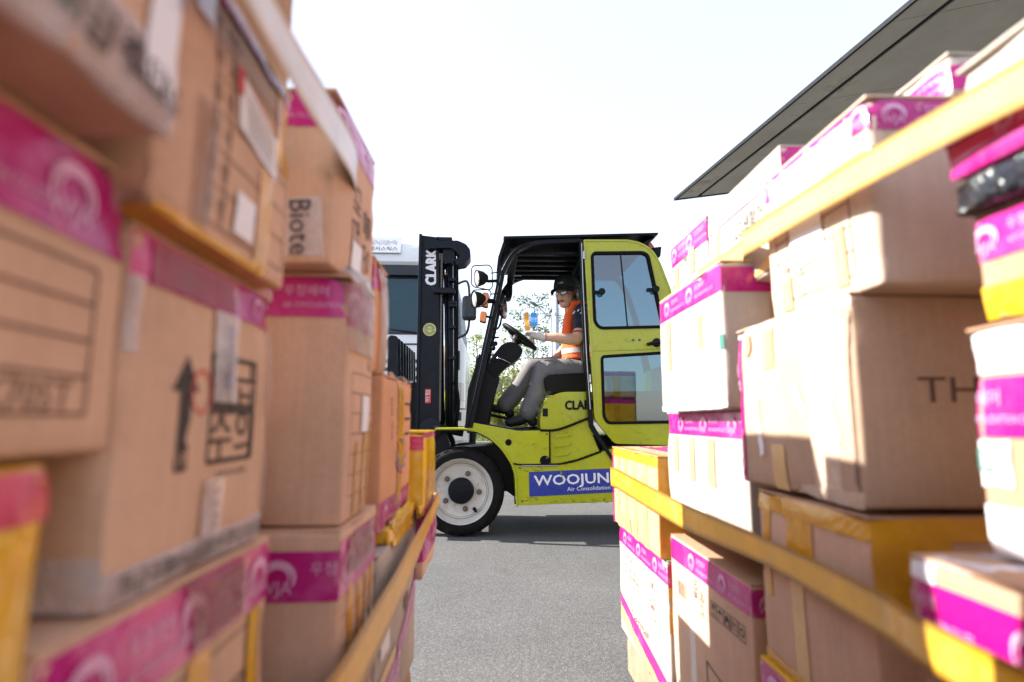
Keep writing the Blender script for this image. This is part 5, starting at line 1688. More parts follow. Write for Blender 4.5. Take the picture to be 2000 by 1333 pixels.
mplate('carriage_side', [(776, 745), (812, 745), (812, 850), (776, 850)], MY0 + .12, MY0 + .16, MS, cg, ref=MY0)
mplate('carriage_side', [(776, 745), (812, 745), (812, 850), (776, 850)], MY1 - .16, MY1 - .12, MS, cg, ref=MY0)

# ---- lamps, indicators and mirrors on the near pillar
LY = NY - .10


def guard(name, uv, y, r, mat, parent):
    P_ = [at(u, v, y) for u, v in uv]
    return MB().tube(P_ + [P_[0]], r, 6, cap=False).build(name, mat, parent, smooth=True)


for (cu, cv, loop) in ((937, 544, [(921, 524), (925, 519.5), (955, 518), (961, 524), (962, 560), (957, 567), (926, 561), (921, 556)]), (932, 585, [(920, 574), (925, 567), (954, 566), (960, 572), (952, 590), (940, 600), (924, 601), (920, 596)])):
    hl = empty('headlight', at(cu, cv, LY) - wpos(fk)); hl.parent = fk
    c = at(cu, cv, LY); d = Vector((-.93, -.33, -.12)).normalized()
    MB().lathe(c + d * .012, d, [(-.075, 0), (-.072, .025), (-.04, .050), (.0, .062), (.012, .064), (.014, .058), (.006, .056)], 20).build('lamp_housing', M['plastic'], hl, auto=True)
    MB().lathe(c + d * .012, d, [(.006, .057), (.014, .045), (.018, .02), (.019, 0)], 20).build('lamp_lens', M['lens'], hl, smooth=True)
    guard('lamp_guard', [tuple(q) for q in fillet(loop, 4, 3)], LY - .03, .0045, BK, hl)
    MB().tube([c + Vector((.03, .03, 0)), c + Vector((.06, .05, -.01)), at(972, cv + 5, NY + .02)], .012, 8).build('lamp_bracket', BK, hl, smooth=True)
    MB().tube([at(960, cv - 10, LY - .03), at(973, cv - 12, NY)], .005, 6).build('guard_stay', BK, hl, smooth=True)
for (u0, v0, u1, v1) in ((941, 571, 952, 599), (937, 608, 948, 629)):
    p_ = fillet([(u0 + 2, v0), (u1 + 2, v0 + 1), (u1, v1), (u0, v1 - 3)], 2, 2)
    il = plate('indicator', p_, LY, LY + .06, M['amber_lens'], fk, ref=LY, bevel=.006)
    q_ = shrink(p_, -1.0)
    plate('indicator_base', q_, LY + .045, LY + .075, M['plastic'], il, ref=LY)
    MB().tube([at(u1, (v0 + v1) / 2, LY + .05), at(u1 + 14, (v0 + v1) / 2 + 2, NY + .01)], .009, 8).build('indicator_stay', BK, il)
guard('grab_handle', [tuple(q) for q in fillet([(975, 598), (980, 600), (981, 615), (978, 636), (972, 644), (962, 641)], 3, 3)], NY + .03, .007, BK, fk) if False else None
MB().tube(smooth_path([at(u, v, NY + .02) for u, v in ((968, 596), (976, 596), (980.5, 602), (980, 618), (976, 636), (970, 643), (961, 642))], 4), .0075, 8).build('grab_handle', BK, fk, smooth=True)
c = at(996, 568, FY - .12)
mr = plate('cab_mirror', fillet([(989, 553), (999, 548), (1001, 553), (1001, 575), (998, 583), (990, 585), (987, 575)], 3, 3), FY - .20, FY - .06, M['plastic'], fk, ref=FY - .20, bevel=.01, seg=3)
MB().tube([at(984, 566, FY - .06), at(992, 566, FY - .1)], .012, 8).build('mirror_stay', BK, mr)
V_ = []
mc = at(983, 598, NY + .12)
mb = MB()
n = 28; d = Vector((.86, -.42, .1)).normalized(); ex_ = Vector((0, 0, 1)); ey_ = d.cross(ex_).normalized(); ex_ = ey_.cross(d)
rgs = []
for (h, s_) in ((-.03, .75), (-.012, .97), (0, 1.0), (.003, .95)):
    for k in range(n):
        q = 2 * math.pi * k / n
        mb.v.append(mc + d * h + ex_ * math.cos(q) * .105 * s_ + ey_ * math.sin(q) * .075 * s_)
for i in range(3):
    for k in range(n):
        mb.f.append((i * n + k, i * n + (k + 1) % n, (i + 1) * n + (k + 1) % n, (i + 1) * n + k)); mb.mi.append(0)
mb.f.append(tuple(range(n))); mb.mi.append(0)
om = mb.build('round_mirror', M['plastic'], fk, auto=True)
mb = MB(); mb.v = [mc + d * .004 + ex_ * math.cos(2 * math.pi * k / n) * .098 + ey_ * math.sin(2 * math.pi * k / n) * .069 for k in range(n)]; mb.f = [tuple(range(n))]; mb.mi = [0]
mb.build('mirror_face', M['mirror'], om)
MB().tube([mc - d * .02, at(979, 575, NY + .05)], .007, 6).build('mirror_stay', BK, om)
# small things bolted to the pillar inside
for k, (u, v) in enumerate(((957, 652), (962, 660), (957, 672), (950, 690))):
    c = at(u, v, NY + .1); MB().tube([c, c + Vector((.05, 0, .012 - .01 * k))], [.010, .006], 8).build('control_stalk', M['plastic'], fk)

# ------------------------------------------------------------------ white truck facing the camera
M['truck_white'] = paint('truck_white', (0.82, 0.83, 0.84), rough=.25, coat=.4, var=.06, scale=2)
M['truck_black'] = paint('truck_black', (0.015, 0.02, 0.024), rough=.35, var=.2)
M['sign_grey'] = paint('sign_grey', (0.42, 0.44, 0.48), rough=.5)
M['sign_pale'] = paint('sign_pale', (0.62, 0.65, 0.68), rough=.5)
TY = 8.2
txr = at(908, 700, TY).x
TC = txr - 1.25
tk = empty('truck', (TC, TY + 1.1, 0))
tag(tk, 'white cab-over truck standing behind the forklift mast, facing the camera', 'truck')
zt = lambda v: at(0, v, TY).z
secs = [(.42, 1.22, .05), (.50, 1.24, 0), (zt(783), 1.25, 0), (zt(735), 1.25, 0), (zt(668), 1.25, .0), (zt(657), 1.205, .02), (zt(648), 1.19, .03), (zt(590), 1.16, .07), (zt(533), 1.11, .12), (zt(508), 1.09, .16),
        (zt(500), 1.09, .12), (3.28, 1.06, .13), (3.42, 1.0, .20), (3.58, .90, .32), (3.70, .80, .50), (3.80, .66, .75), (3.86, .48, 1.05), (3.88, .2, 1.4)]
NA = 8


def sect(z, hw, y0, off=0.0):
    rc = min(.28, hw * .4)
    P_ = [(-hw, 2.2)]
    for k in range(NA + 1):
        a_ = math.pi + math.pi / 2 * k / NA
        P_.append((-hw + rc + math.cos(a_) * rc, y0 + rc + math.sin(a_) * rc))
    for k in range(1, 12):
        x = -hw + rc + (2 * hw - 2 * rc) * k / 12
        P_.append((x, y0 - .05 * (1 - (x / hw) ** 2) + .05 * (1 - ((hw - rc) / hw) ** 2)))
    for k in range(NA + 1):
        a_ = -math.pi / 2 + math.pi / 2 * k / NA
        P_.append((hw - rc + math.cos(a_) * rc, y0 + rc + math.sin(a_) * rc))
    P_.append((hw, 2.2))
    out = []
    for i, (x, y) in enumerate(P_):
        a = Vector(P_[max(0, i - 1)]); b = Vector(P_[min(len(P_) - 1, i + 1)])
        t = (b - a).normalized(); n_ = Vector((t.y, -t.x))
        out.append(Vector((TC + x + n_.x * off, TY + y + n_.y * off, z)))
    return out


def sec_at(z, off=0.0):
    for a, b in zip(secs[:-1], secs[1:]):
        if a[0] <= z <= b[0]:
            f = (z - a[0]) / (b[0] - a[0])
            return sect(z, a[1] + (b[1] - a[1]) * f, a[2] + (b[2] - a[2]) * f, off)
    return sect(z, secs[-1][1], secs[-1][2], off)


def patch(name, z0, z1, i0, i1, off, mat, parent, n=6, thick=.01, smooth=True):
    rows = [sec_at(z0 + (z1 - z0) * k / n, off)[i0:i1 + 1] for k in range(n + 1)]
    rows2 = [sec_at(z0 + (z1 - z0) * k / n, off - thick)[i0:i1 + 1] for k in range(n + 1)]
    m = i1 - i0 + 1
    V = [p for r in rows for p in r] + [p for r in rows2 for p in r]
    F = []; q = (n + 1) * m
    for k in range(n):
        for i in range(m - 1):
            a = k * m + i
            F.append((a, a + 1, a + m + 1, a + m)); F.append((q + a, q + a + m, q + a + m + 1, q + a + 1))
    for k in range(n):
        for i in (0, m - 1):
            a = k * m + i; F.append((a, a + m, q + a + m, q + a))
    for i in range(m - 1):
        for k in (0, n):
            a = k * m + i; F.append((a, a + 1, q + a + 1, q + a))
    o = mesh_obj(name, V, F, mat, parent)
    smooth_auto(o, 40)
    return o


rows = [sect(*s_) for s_ in secs]
m = len(rows[0]); V = [p for r in rows for p in r]; F = []
for k in range(len(rows) - 1):
    for i in range(m):
        a = k * m + i; b_ = k * m + (i + 1) % m
        F.append((a, b_, b_ + m, a + m))
F.append(tuple(range((len(rows) - 1) * m, len(rows) * m))); F.append(tuple(range(m - 1, -1, -1)))
cabo = mesh_obj('cab', V, F, M['truck_white'], tk); smooth_auto(cabo, 30)
LASTI = m - 1
patch('windscreen_surround', zt(650), zt(512), 4, LASTI - 4, .004, M['truck_black'], cabo, thick=.02)
patch('windscreen', zt(645), zt(536), 6, LASTI - 6, .010, M['wind_glass'], cabo, thick=.004)
patch('sun_visor', zt(530), zt(509), 6, LASTI - 6, .09, M['truck_black'], cabo, thick=.05)
patch('side_window', zt(648), zt(545), LASTI - 4, LASTI, .006, M['truck_black'], cabo, thick=.01)
patch('side_window', zt(648), zt(545), 0, 4, .006, M['truck_black'], cabo, thick=.01)
for k, v in enumerate((668, 700, 716, 733, 750, 768, 786)):
    patch('grille_slat', zt(v + (7 if k else 3)), zt(v), 10, LASTI - 10, .008, M['truck_black'], cabo, n=2, thick=.03)
patch('bumper', zt(862), zt(800), 1, LASTI - 1, .05, M['truck_white'], tk, thick=.08)
patch('bumper_gap', zt(800), zt(797), 1, LASTI - 1, .008, M['truck_black'], cabo, n=1)
for s_ in (1, -1):
    i0, i1 = (LASTI - 9, LASTI - 3) if s_ > 0 else (3, 9)
    hl = patch('headlight', zt(783), zt(745), i0, i1, .012, M['lens'], cabo, n=4, thick=.03)
    j0, j1 = (LASTI - 8, LASTI - 6) if s_ > 0 else (6, 8)
    patch('reflector', zt(778), zt(750), j0, j1, .018, M['chrome'], hl, n=2, thick=.004)
    fg = patch('fog_lamp', zt(822), zt(805), (LASTI - 8 if s_ > 0 else 5), (LASTI - 5 if s_ > 0 else 8), .062, M['truck_black'], tk, n=2, thick=.02)
    patch('fog_lens', zt(819), zt(808), (LASTI - 7 if s_ > 0 else 6), (LASTI - 6 if s_ > 0 else 7), .068, M['chrome'], fg, n=1, thick=.004)
    patch('corner_vent', zt(720), zt(681), (LASTI - 7 if s_ > 0 else 5), (LASTI - 5 if s_ > 0 else 7), .012, M['truck_black'], cabo, n=3, thick=.02)
    # mirror
    px = TC + s_ * (at(917, 596, TY).x - TC)
    mz0, mz1 = zt(621), zt(572)
    mo = MB(); hw_ = .10
    mo.box((px - hw_, TY - .08, mz0), (px + hw_, TY + .08, mz1))
    mro = mo.build('wing_mirror', M['truck_black'], tk, bevel=.05, seg=4)
    for (va, vb, zc) in ((545, 572, mz1), (655, 621, mz0)):
        ins = TC + s_ * (at(893, va, TY).x - TC)
        MB().tube(smooth_path([Vector((ins - s_ * .03, TY + .15, zt(va))), Vector((px - s_ * .04, TY + .02, zt(va) + (.02 if va < 600 else .06))), Vector((px, TY, zc))], 5), .018, 8).build('mirror_arm', M['truck_black'], mro, smooth=True)
# sign on the wind deflector
pz0, pz1 = zt(489), zt(452)
zc = (pz0 + pz1) / 2
q0 = sec_at(3.22)[m // 2]; q1 = sec_at(3.50)[m // 2]
ey_ = (q1 - q0).normalized(); ex_ = Vector((1, 0, 0)); nn_ = ex_.cross(ey_)
pc = Vector((at(752, 470, TY + .2).x, 0, 0)); base = q0 + (q1 - q0) * .5 + nn_ * .035; base.x = at(752, 470, TY + .2).x
mb = MB().add([base - ex_ * .25 - ey_ * .16, base + ex_ * .25 - ey_ * .16, base + ex_ * .25 + ey_ * .14, base - ex_ * .25 + ey_ * .14], [(0, 1, 2, 3)])
mb.add([base - ex_ * .25 - ey_ * .16 - nn_ * .03, base + ex_ * .25 - ey_ * .16 - nn_ * .03, base + ex_ * .25 + ey_ * .14 - nn_ * .03, base - ex_ * .25 + ey_ * .14 - nn_ * .03], [(3, 2, 1, 0)])
sg = mb.build('name_panel', M['sign_pale'], tk)
flat_text('panel_lettering', 'WIM', base + nn_ * .004 + ey_ * .0 - ex_ * .03, ex_, ey_, .085, M['sign_grey'], sg, fit=.38, bold=.02)
flat_text('panel_lettering', '로지스틱스', base + nn_ * .004 - ey_ * .12 - ex_ * .0, ex_, ey_, .062, M['truck_black'], sg, fit=.40)
# wipers
for k in (0, 1):
    x0 = TC + .95 - k * .9
    za = zt(652)
    a_ = Vector((x0, TY - .04, za)); b_ = Vector((x0 - .75, TY - .02, za + .09))
    MB().tube([a_, b_], [.014, .008], 6).build('wiper', M['truck_black'], cabo)
MB().box((TC - .42, TY + 2.2, .55), (TC + .42, TY + 9, .8)).build('chassis', M['truck_black'], tk)
MB().box((TC - 1.2, TY + 2.5, 1.0), (TC + 1.2, TY + 9.5, 1.2)).build('cargo_bed', M['truck_white'], tk, bevel=.01)
for s_ in (-1, 1):
    for yy in (1.25, 6.2, 7.4):
        w = MB().lathe((TC + s_ * .95, TY + yy, .50), (s_, 0, 0), [(-.02, .1), (0, .3), (0, .44), (.04, .50), (.22, .50), (.26, .46), (.26, .30), (.20, .28), (.18, .1), (.22, 0)], 32, mis=[0] * 9)
        w.build('wheel', M['tyre'], tk, auto=True)

# ------------------------------------------------------------------ verge, trees, poles behind
def leafmat(name, col, tr=.35):
    m, nt, p = new_mat(name)
    gi = nd(nt, 'ShaderNodeNewGeometry')
    c = mixc(nt, 1.0, col, ramp(nt, gi.outputs['Random Per Island'], [(0, .55), (1, 1.35)]), 'MULTIPLY')
    nt.links.new(c, p.inputs['Base Color'])
    p.inputs['Roughness'].default_value = .5
    tl = nd(nt, 'ShaderNodeBsdfTranslucent'); nt.links.new(c, tl.inputs['Color'])
    mx = nd(nt, 'ShaderNodeMixShader'); mx.inputs[0].default_value = tr
    nt.links.new(p.outputs[0], mx.inputs[1]); nt.links.new(tl.outputs[0], mx.inputs[2])
    nt.links.new(mx.outputs[0], nt.nodes['Material Output'].inputs['Surface'])
    return m


M['leaf'] = leafmat('leaf', (.085, .12, .03))
M['leaf_pale'] = leafmat('leaf_pale', (.24, .26, .05), .5)
M['bush'] = leafmat('bush_leaf', (.16, .20, .035), .45)
M['bark'] = paint('bark', (.16, .13, .10), rough=.9, var=.4, scale=30, bump=.6)
M['pole'] = paint('pole_grey', (.40, .43, .46), rough=.5, metal=.2)


def leaves(mb, c, rad, n, size, r_):
    for _ in range(n):
        while True:
            d = Vector((r_.uniform(-1, 1), r_.uniform(-1, 1), r_.uniform(-1, 1)))
            if d.length <= 1: break
        p = Vector(c) + Vector((d.x * rad[0], d.y * rad[1], d.z * rad[2]))
        a = Vector((r_.uniform(-1, 1), r_.uniform(-1, 1), r_.uniform(-.6, .6))).normalized()
        b = a.cross(Vector((r_.uniform(-1, 1), r_.uniform(-1, 1), r_.uniform(-1, 1)))).normalized()
        s_ = size * r_.uniform(.6, 1.3)
        k = len(mb.v)
        mb.v += [p - a * s_, p + b * s_ * .45, p + a * s_, p - b * s_ * .45]
        mb.f.append((k, k + 1, k + 2, k + 3)); mb.mi.append(0)


def tree(base, H, spread, label, leafm, seed, dens=1.0, size=.055, first=.3, nb=16):
    r_ = random.Random(seed)
    base = Vector(base)
    root = empty('young_tree', base)
    tag(root, label, 'tree', 'young street trees behind the forklift')
    tb = MB(); lb = MB()
    top = base + Vector((r_.uniform(-.2, .2), r_.uniform(-.2, .2), H))
    tr = [base + (top - base) * t + Vector((math.sin(t * 5 + seed) * .08 * t, math.cos(t * 4 + seed) * .06 * t, 0)) for t in [k / 8 for k in range(9)]]
    tb.tube(tr, [.055 * H / 4 * (1 - .85 * k / 8) + .006 for k in range(9)], 7)
    for i in range(nb):
        t = first + (1 - first) * (i + r_.random() * .6) / nb
        k = min(7, int(t * 8)); p = tr[k] + (tr[k + 1] - tr[k]) * (t * 8 - k)
        an = i * 2.4 + r_.random()
        L = spread * (1.15 - .75 * t) * r_.uniform(.7, 1.15)
        d = Vector((math.cos(an), math.sin(an), r_.uniform(.35, .9)))
        pts = [p]; q = p
        for j in range(4):
            q = q + d.normalized() * L / 4; d.z += r_.uniform(-.25, .15); d.x += r_.uniform(-.3, .3); d.y += r_.uniform(-.3, .3)
            pts.append(q)
            if j >= 1:
                leaves(lb, q, (.20 * spread, .20 * spread, .13 * spread), int(26 * dens), size, r_)
                tw = q + Vector((r_.uniform(-.3, .3), r_.uniform(-.3, .3), r_.uniform(0, .3))) * spread * .5
                tb.tube([q, tw], [.006, .003], 4)
                leaves(lb, tw, (.13 * spread, .13 * spread, .10 * spread), int(16 * dens), size, r_)
        tb.tube(pts, [.018, .014, .010, .007, .004], 5)
    tb.build('trunk', M['bark'], root, smooth=True)
    cr = lb.build('crown', leafm, root); cr['kind'] = 'stuff'


def pg(u, Y):
    p = at(u, 820, Y); p.z = 0.25; return p


tree(pg(1046, 23), 5.3, 1.7, 'loose leafed young tree seen through the open cab above the steering wheel', M['leaf'], 3, .62, .065, .25, 24)
tree(pg(1098, 26), 5.2, 1.5, 'thin young tree beside the thick grey pole behind the driver', M['leaf'], 8, .5, .065, .25, 18)
tree(pg(928, 21), 3.5, 1.3, 'small yellow green tree between the truck and the forklift pillar', M['leaf_pale'], 5, .8, .05, .25, 16)
tree(pg(1003, 27), 4.8, 1.4, 'pale young tree beyond the steering wheel', M['leaf_pale'], 12, .7, .065, .2, 18)
for k, (u, Y, H) in enumerate(((1260, 28, 4.5), (1420, 30, 5), (700, 30, 5.2), (520, 29, 4.8))):
    pass
# verge
vg = MB()
vx0, vx1 = -16, 22
vg.box((vx0, 19.6, 0), (vx1, 60, .12))
tag(vg.build('verge', paint('verge_soil', (.13, .12, .055), rough=.95, var=.4, scale=3)), kind='structure')
kb = MB()
kr = empty('kerb', (3, 19.5, 0)); tag(kr, kind='structure')
x = vx0
while x < vx1:
    MB().box((x, 19.42, 0), (x + .97, 19.58, .15)).build('kerb_stone', M['concrete'], kr, bevel=.01); x += 1.0
gr = MB(); r_ = random.Random(4)
for _ in range(9000):
    p = Vector((r_.uniform(-8, 8), 19.65 + r_.random() ** 1.5 * 10, .12)); h = r_.uniform(.08, .28); a = r_.uniform(0, 6.28)
    dx = Vector((math.cos(a), math.sin(a), 0)) * .014
    k = len(gr.v); gr.v += [p - dx, p + dx, p + Vector((r_.uniform(-.08, .08), r_.uniform(-.08, .08), h))]; gr.f.append((k, k + 1, k + 2)); gr.mi.append(0)
tag(gr.build('grass', M['bush']), 'dry yellow green grass growing on the verge', 'grass', kind='stuff')
bl = ['rounded bush at the left of the gap under the steering wheel', 'yellow green bush seen below the steering column', 'bush seen between the dashboard and the driver shins', 'bush behind the legs of the driver',
      'bush partly hidden by the engine hood', 'bush standing left of the pillar beside the truck', 'tall dark bush farther back behind the seat', 'low bush in front of the grey road barrier']
for k, (u, Y, h, w, mt_) in enumerate(((945, 24, 3.0, 1.5, 'bush'), (985, 25, 3.3, 1.6, 'leaf_pale'), (1024, 20.9, 2.7, 1.2, 'leaf_pale'), (1060, 21.5, 2.5, 1.4, 'leaf_pale'), (1100, 24, 3.0, 1.6, 'bush'), (915, 23.5, 2.9, 1.3, 'leaf_pale'), (1085, 29, 4.0, 2.0, 'leaf'), (990, 20.4, 1.75, 1.0, 'leaf_pale'))):
    root = empty('bush', pg(u, Y) - Vector((0, 0, .13)))
    tag(root, bl[k], 'bush', 'bushes on the verge')
    r_ = random.Random(k + 30)
    lb = MB(); tb = MB(); b0 = root.location
    for j in range(22):
        c = b0 + Vector((r_.uniform(-w, w) * .7, r_.uniform(-.5, .5), h * r_.uniform(.2, .85)))
        leaves(lb, c, (.36 * w, .4, .17 * h), 110, .062, r_)
        tb.tube([b0 + Vector((r_.uniform(-.1, .1), 0, 0)), c], [.02, .006], 5)
    tb.build('stem', M['bark'], root)
    o = lb.build('foliage', M[mt_], root); o['kind'] = 'stuff'
# grey concrete road barrier
br = empty('road_barrier', (at(960, 800, 21.5).x, 21.5, .12)); tag(br, 'row of grey concrete barrier blocks behind the low bush', 'barrier')
x = -.75
while x < .9:
    MB().box((x, 21.4, .12), (x + .56, 21.6, 2.35)).build('barrier_block', M['pole'], br, bevel=.015); x += .6
# poles
p = pg(1079.5, 19.8)
root = empty('street_lamp', (p.x, p.y, .1)); tag(root, 'slim grey street lamp with a curved arm, seen through the cab', 'street lamp')
tz = at(1078, 622, 19.8).z
MB().tube([Vector((p.x, p.y, .1)), Vector((p.x - .02, p.y, tz))], [.07, .045], 12).build('post', M['pole'], root, smooth=True)
ha = at(1050, 598, 19.8); hb = at(1036, 590, 19.8)
MB().tube(smooth_path([Vector((p.x - .02, p.y, tz)), at(1066, 614, 19.8), ha], 5), .025, 8).build('arm', M['pole'], root, smooth=True)
lm = MB(); c = (ha + hb) / 2; d = (hb - ha).normalized()
lm.tube([ha - d * .03, ha + d * .05, c, hb, hb + d * .05], [.03, .075, .095, .07, .02], 14, flat=.55)
lm.build('lamp_head', paint('lamp_green', (.09, .13, .11), rough=.4), root, smooth=True)
p = pg(1087.5, 16.5)
root = empty('pole', (p.x, p.y, 0)); tag(root, 'thick grey steel pole just left of the driver', 'pole')
MB().tube([Vector((p.x, p.y, 0)), Vector((p.x, p.y, at(1086, 574, 16.5).z))], [.095, .085], 16).build('post', M['pole'], root, smooth=True)
zb_ = at(1088, 610, 16.5).z
MB().lathe((p.x, p.y, zb_ - .1), (0, 0, 1), [(0, .095), (0, .105), (.06, .105), (.06, .095)], 16).build('collar', M['pole'], root)
M['flag_o'] = paint('flag_orange', (.75, .30, .04), rough=.7); M['flag_b'] = paint('flag_blue', (.05, .32, .72), rough=.7)
for (nm, u, v0, v1, w, mm) in (('orange', 1028, 612, 648, 9, 'flag_o'), ('blue', 1044, 611, 638, 14, 'flag_b')):
    Yf = 22.0
    a_ = at(u, v0, Yf)
    root = empty('banner', (a_.x, Yf, .1)); tag(root, '%s banner on a thin pole among the tree leaves' % nm, 'banner', 'banners on thin poles')
    MB().tube([Vector((a_.x + .1, Yf, .1)), Vector((a_.x + .1, Yf, a_.z + .15))], .016, 8).build('post', M['pole'], root)
    mb = MB(); n = 8
    for i in range(n + 1):
        for j in (0, 1):
            t = i / n
            p = at(u - w / 2 + w * j - (2.5 if nm == 'blue' else -3) * t, v0 + (v1 - v0) * t, Yf)
            p.y += .05 * math.sin(t * 5 + j); mb.v.append(p)
    for i in range(n):
        mb.f.append((2 * i, 2 * i + 1, 2 * i + 3, 2 * i + 2)); mb.mi.append(0)
    cl = mb.build('cloth', M[mm], root, smooth=True)
    if nm == 'blue':
        flat_text('banner_text', '인천', at(1043, 628, Yf - .08), (1, 0, 0), (0, 0, 1), .14, M['white_ink'], cl)

# ------------------------------------------------------------------ driver
M['skin'] = paint('skin', (0.70, 0.42, 0.30), rough=.5, var=.12, scale=25)
M['skin'].node_tree.nodes['Principled BSDF'].inputs['Subsurface Weight'].default_value = .08
M['lip'] = paint('lips', (0.36, 0.14, 0.11), rough=.45)
M['hair'] = paint('hair', (0.012, 0.010, 0.010), rough=.6)
M['cap'] = paint('cap_cloth', (0.008, 0.013, 0.011), rough=.75, bump=.3, bscale=300)
M['orange'] = paint('orange_vest', (0.90, 0.13, 0.012), rough=.7, var=.15, scale=12, bump=.4, bscale=60)
M['reflect'] = paint('reflective_band', (0.52, 0.49, 0.48), rough=.35, var=.15, scale=30)
M['navy'] = paint('navy_shirt', (0.012, 0.016, 0.035), rough=.85, bump=.4, bscale=70)
M['trouser'] = paint('grey_trousers', (0.20, 0.19, 0.19), rough=.9, var=.2, scale=10, bump=.9, bscale=22)
M['glove'] = paint('white_glove', (0.68, 0.64, 0.62), rough=.9, bump=.5, bscale=150)
M['glove_red'] = paint('glove_red', (0.5, 0.05, 0.05), rough=.8)
M['shoe'] = paint('shoe', (0.018, 0.017, 0.018), rough=.6, var=.4, scale=40)
M['eye'] = paint('eye_white', (0.6, 0.58, 0.56), rough=.2); M['iris'] = paint('iris', (0.012, 0.009, 0.008), rough=.1)


def ball(mb, c, r, n=14, m_=10, ax=None):
    """ellipsoid; r = 3 radii along the axes ax"""
    c = Vector(c); ax = ax or (Vector((1, 0, 0)), Vector((0, 1, 0)), Vector((0, 0, 1)))
    r = (r, r, r) if not isinstance(r, (tuple, list)) else r
    k0 = len(mb.v)
    for i in range(m_ + 1):
        th = math.pi * i / m_
        for j in range(n):
            ph = 2 * math.pi * j / n
            d = (math.sin(th) * math.cos(ph), math.sin(th) * math.sin(ph), math.cos(th))
            mb.v.append(c + ax[0] * (d[0] * r[0]) + ax[1] * (d[1] * r[1]) + ax[2] * (d[2] * r[2]))
    for i in range(m_):
        for j in range(n):
            a = k0 + i * n + j; b = k0 + i * n + (j + 1) % n
            mb.f.append((a, a + n, b + n, b)); mb.mi.append(0)


def limb(mb, pts, rs, n=14, flat=1.0, up=None):
    mb.tube(pts, rs, n, flat=flat, up=up)
    if flat == 1.0:
        for p, r in zip(pts, rs): ball(mb, p, r * .995, n, 8)


def grown(mb, name, mat, parent, voxel, sm=4, factor=.5):
    o = mb.build(name, mat, parent)
    r = o.modifiers.new('r', 'REMESH'); r.mode = 'VOXEL'; r.voxel_size = voxel; r.use_smooth_shade = True
    s_ = o.modifiers.new('s', 'SMOOTH'); s_.factor = factor; s_.iterations = sm
    return o


PY = MYc
pn = empty('person', at(1120, 765, PY)); pn.location.z = at(0, 765, PY).z
tag(pn, 'driver in orange vest, black cap and glasses at the steering wheel', 'person')
A = at
hip = A(1138, 722, PY); hipn = A(1140, 722, PY - .10); hipf = A(1138, 722, PY + .10)
chest = A(1130, 655, PY); neckb = A(1125, 606, PY)
shn = A(1138, 609, PY - .185); shf = A(1122, 609, PY + .16)
eln = A(1127, 662, PY - .24); wrn = A(1064, 659, PY - .24)
elf = A(1106, 677, PY + .22); wrf = A(1078, 706, PY + .14)
# head frame
HY = PY - .03
hc = A(1107, 576, HY)
HS = 1.17
fw = Vector((-.60, -.79, -.07)).normalized()
upv = Vector((-.05, -.03, 1)); sd = fw.cross(upv).normalized(); upv = sd.cross(fw).normalized()   # sd: his right hand side seen from behind
AX = (fw, sd, upv)


def hd_(f, s_, u_): return hc + (fw * f + sd * s_ + upv * u_) * HS


bd = MB()
# head
ball(bd, hd_(-.010, 0, .035), (.096, .076, .088), 22, 16, AX)
ball(bd, hd_(.022, 0, -.02), (.068, .064, .085), 22, 16, AX)
ball(bd, hd_(.045, 0, -.075), (.042, .046, .034), 18, 12, AX)
ball(bd, hd_(.012, 0, -.058), (.060, .058, .042), 18, 12, AX)
for s_ in (-1, 1):
    ball(bd, hd_(.062, s_ * .034, -.020), (.022, .022, .022), 12, 8, AX)
    ball(bd, hd_(-.012, s_ * .077, -.004), (.020, .009, .030), 12, 8, AX)
    ball(bd, hd_(.078, s_ * .026, .030), (.012, .022, .008), 10, 8, AX)
bd.tube([hd_(.083, 0, .018), hd_(.098, 0, -.008), hd_(.108, 0, -.020)], [.008, .011, .013], 10)
ball(bd, hd_(.100, 0, -.023), (.014, .017, .010), 12, 8, AX)
ball(bd, hd_(.084, 0, -.052), (.012, .024, .010), 12, 8, AX)
ball(bd, hd_(.074, 0, -.088), (.016, .020, .014), 12, 8, AX)
# neck and trunk
limb(bd, [hd_(-.03, 0, -.04), hd_(-.045, 0, -.11), neckb], [.056, .056, .064])
limb(bd, [neckb, chest, A(1134, 690, PY), hip], [.085, .115, .115, .12], 18)
# arms
limb(bd, [shn, A(1135, 638, PY - .22), eln], [.058, .052, .048]); limb(bd, [eln, A(1112, 663, PY - .245), A(1085, 660, PY - .245), wrn], [.048, .049, .039, .030])
limb(bd, [shf, elf], [.054, .042]); limb(bd, [elf, A(1093, 691, PY + .19), wrf], [.041, .036, .026])
# far hand resting
limb(bd, [wrf, A(1071, 710, PY + .13)], [.026, .032]); 
for j in range(4):
    b0 = A(1069, 709, PY + .105 + j * .02); limb(bd, [b0, b0 + Vector((-.035, 0, -.012)), b0 + Vector((-.055, 0, -.035))], [.010, .009, .008], 8)
body = grown(bd, 'body', M['skin'], pn, .0065, 3)
body.modifiers['s'].iterations = 4

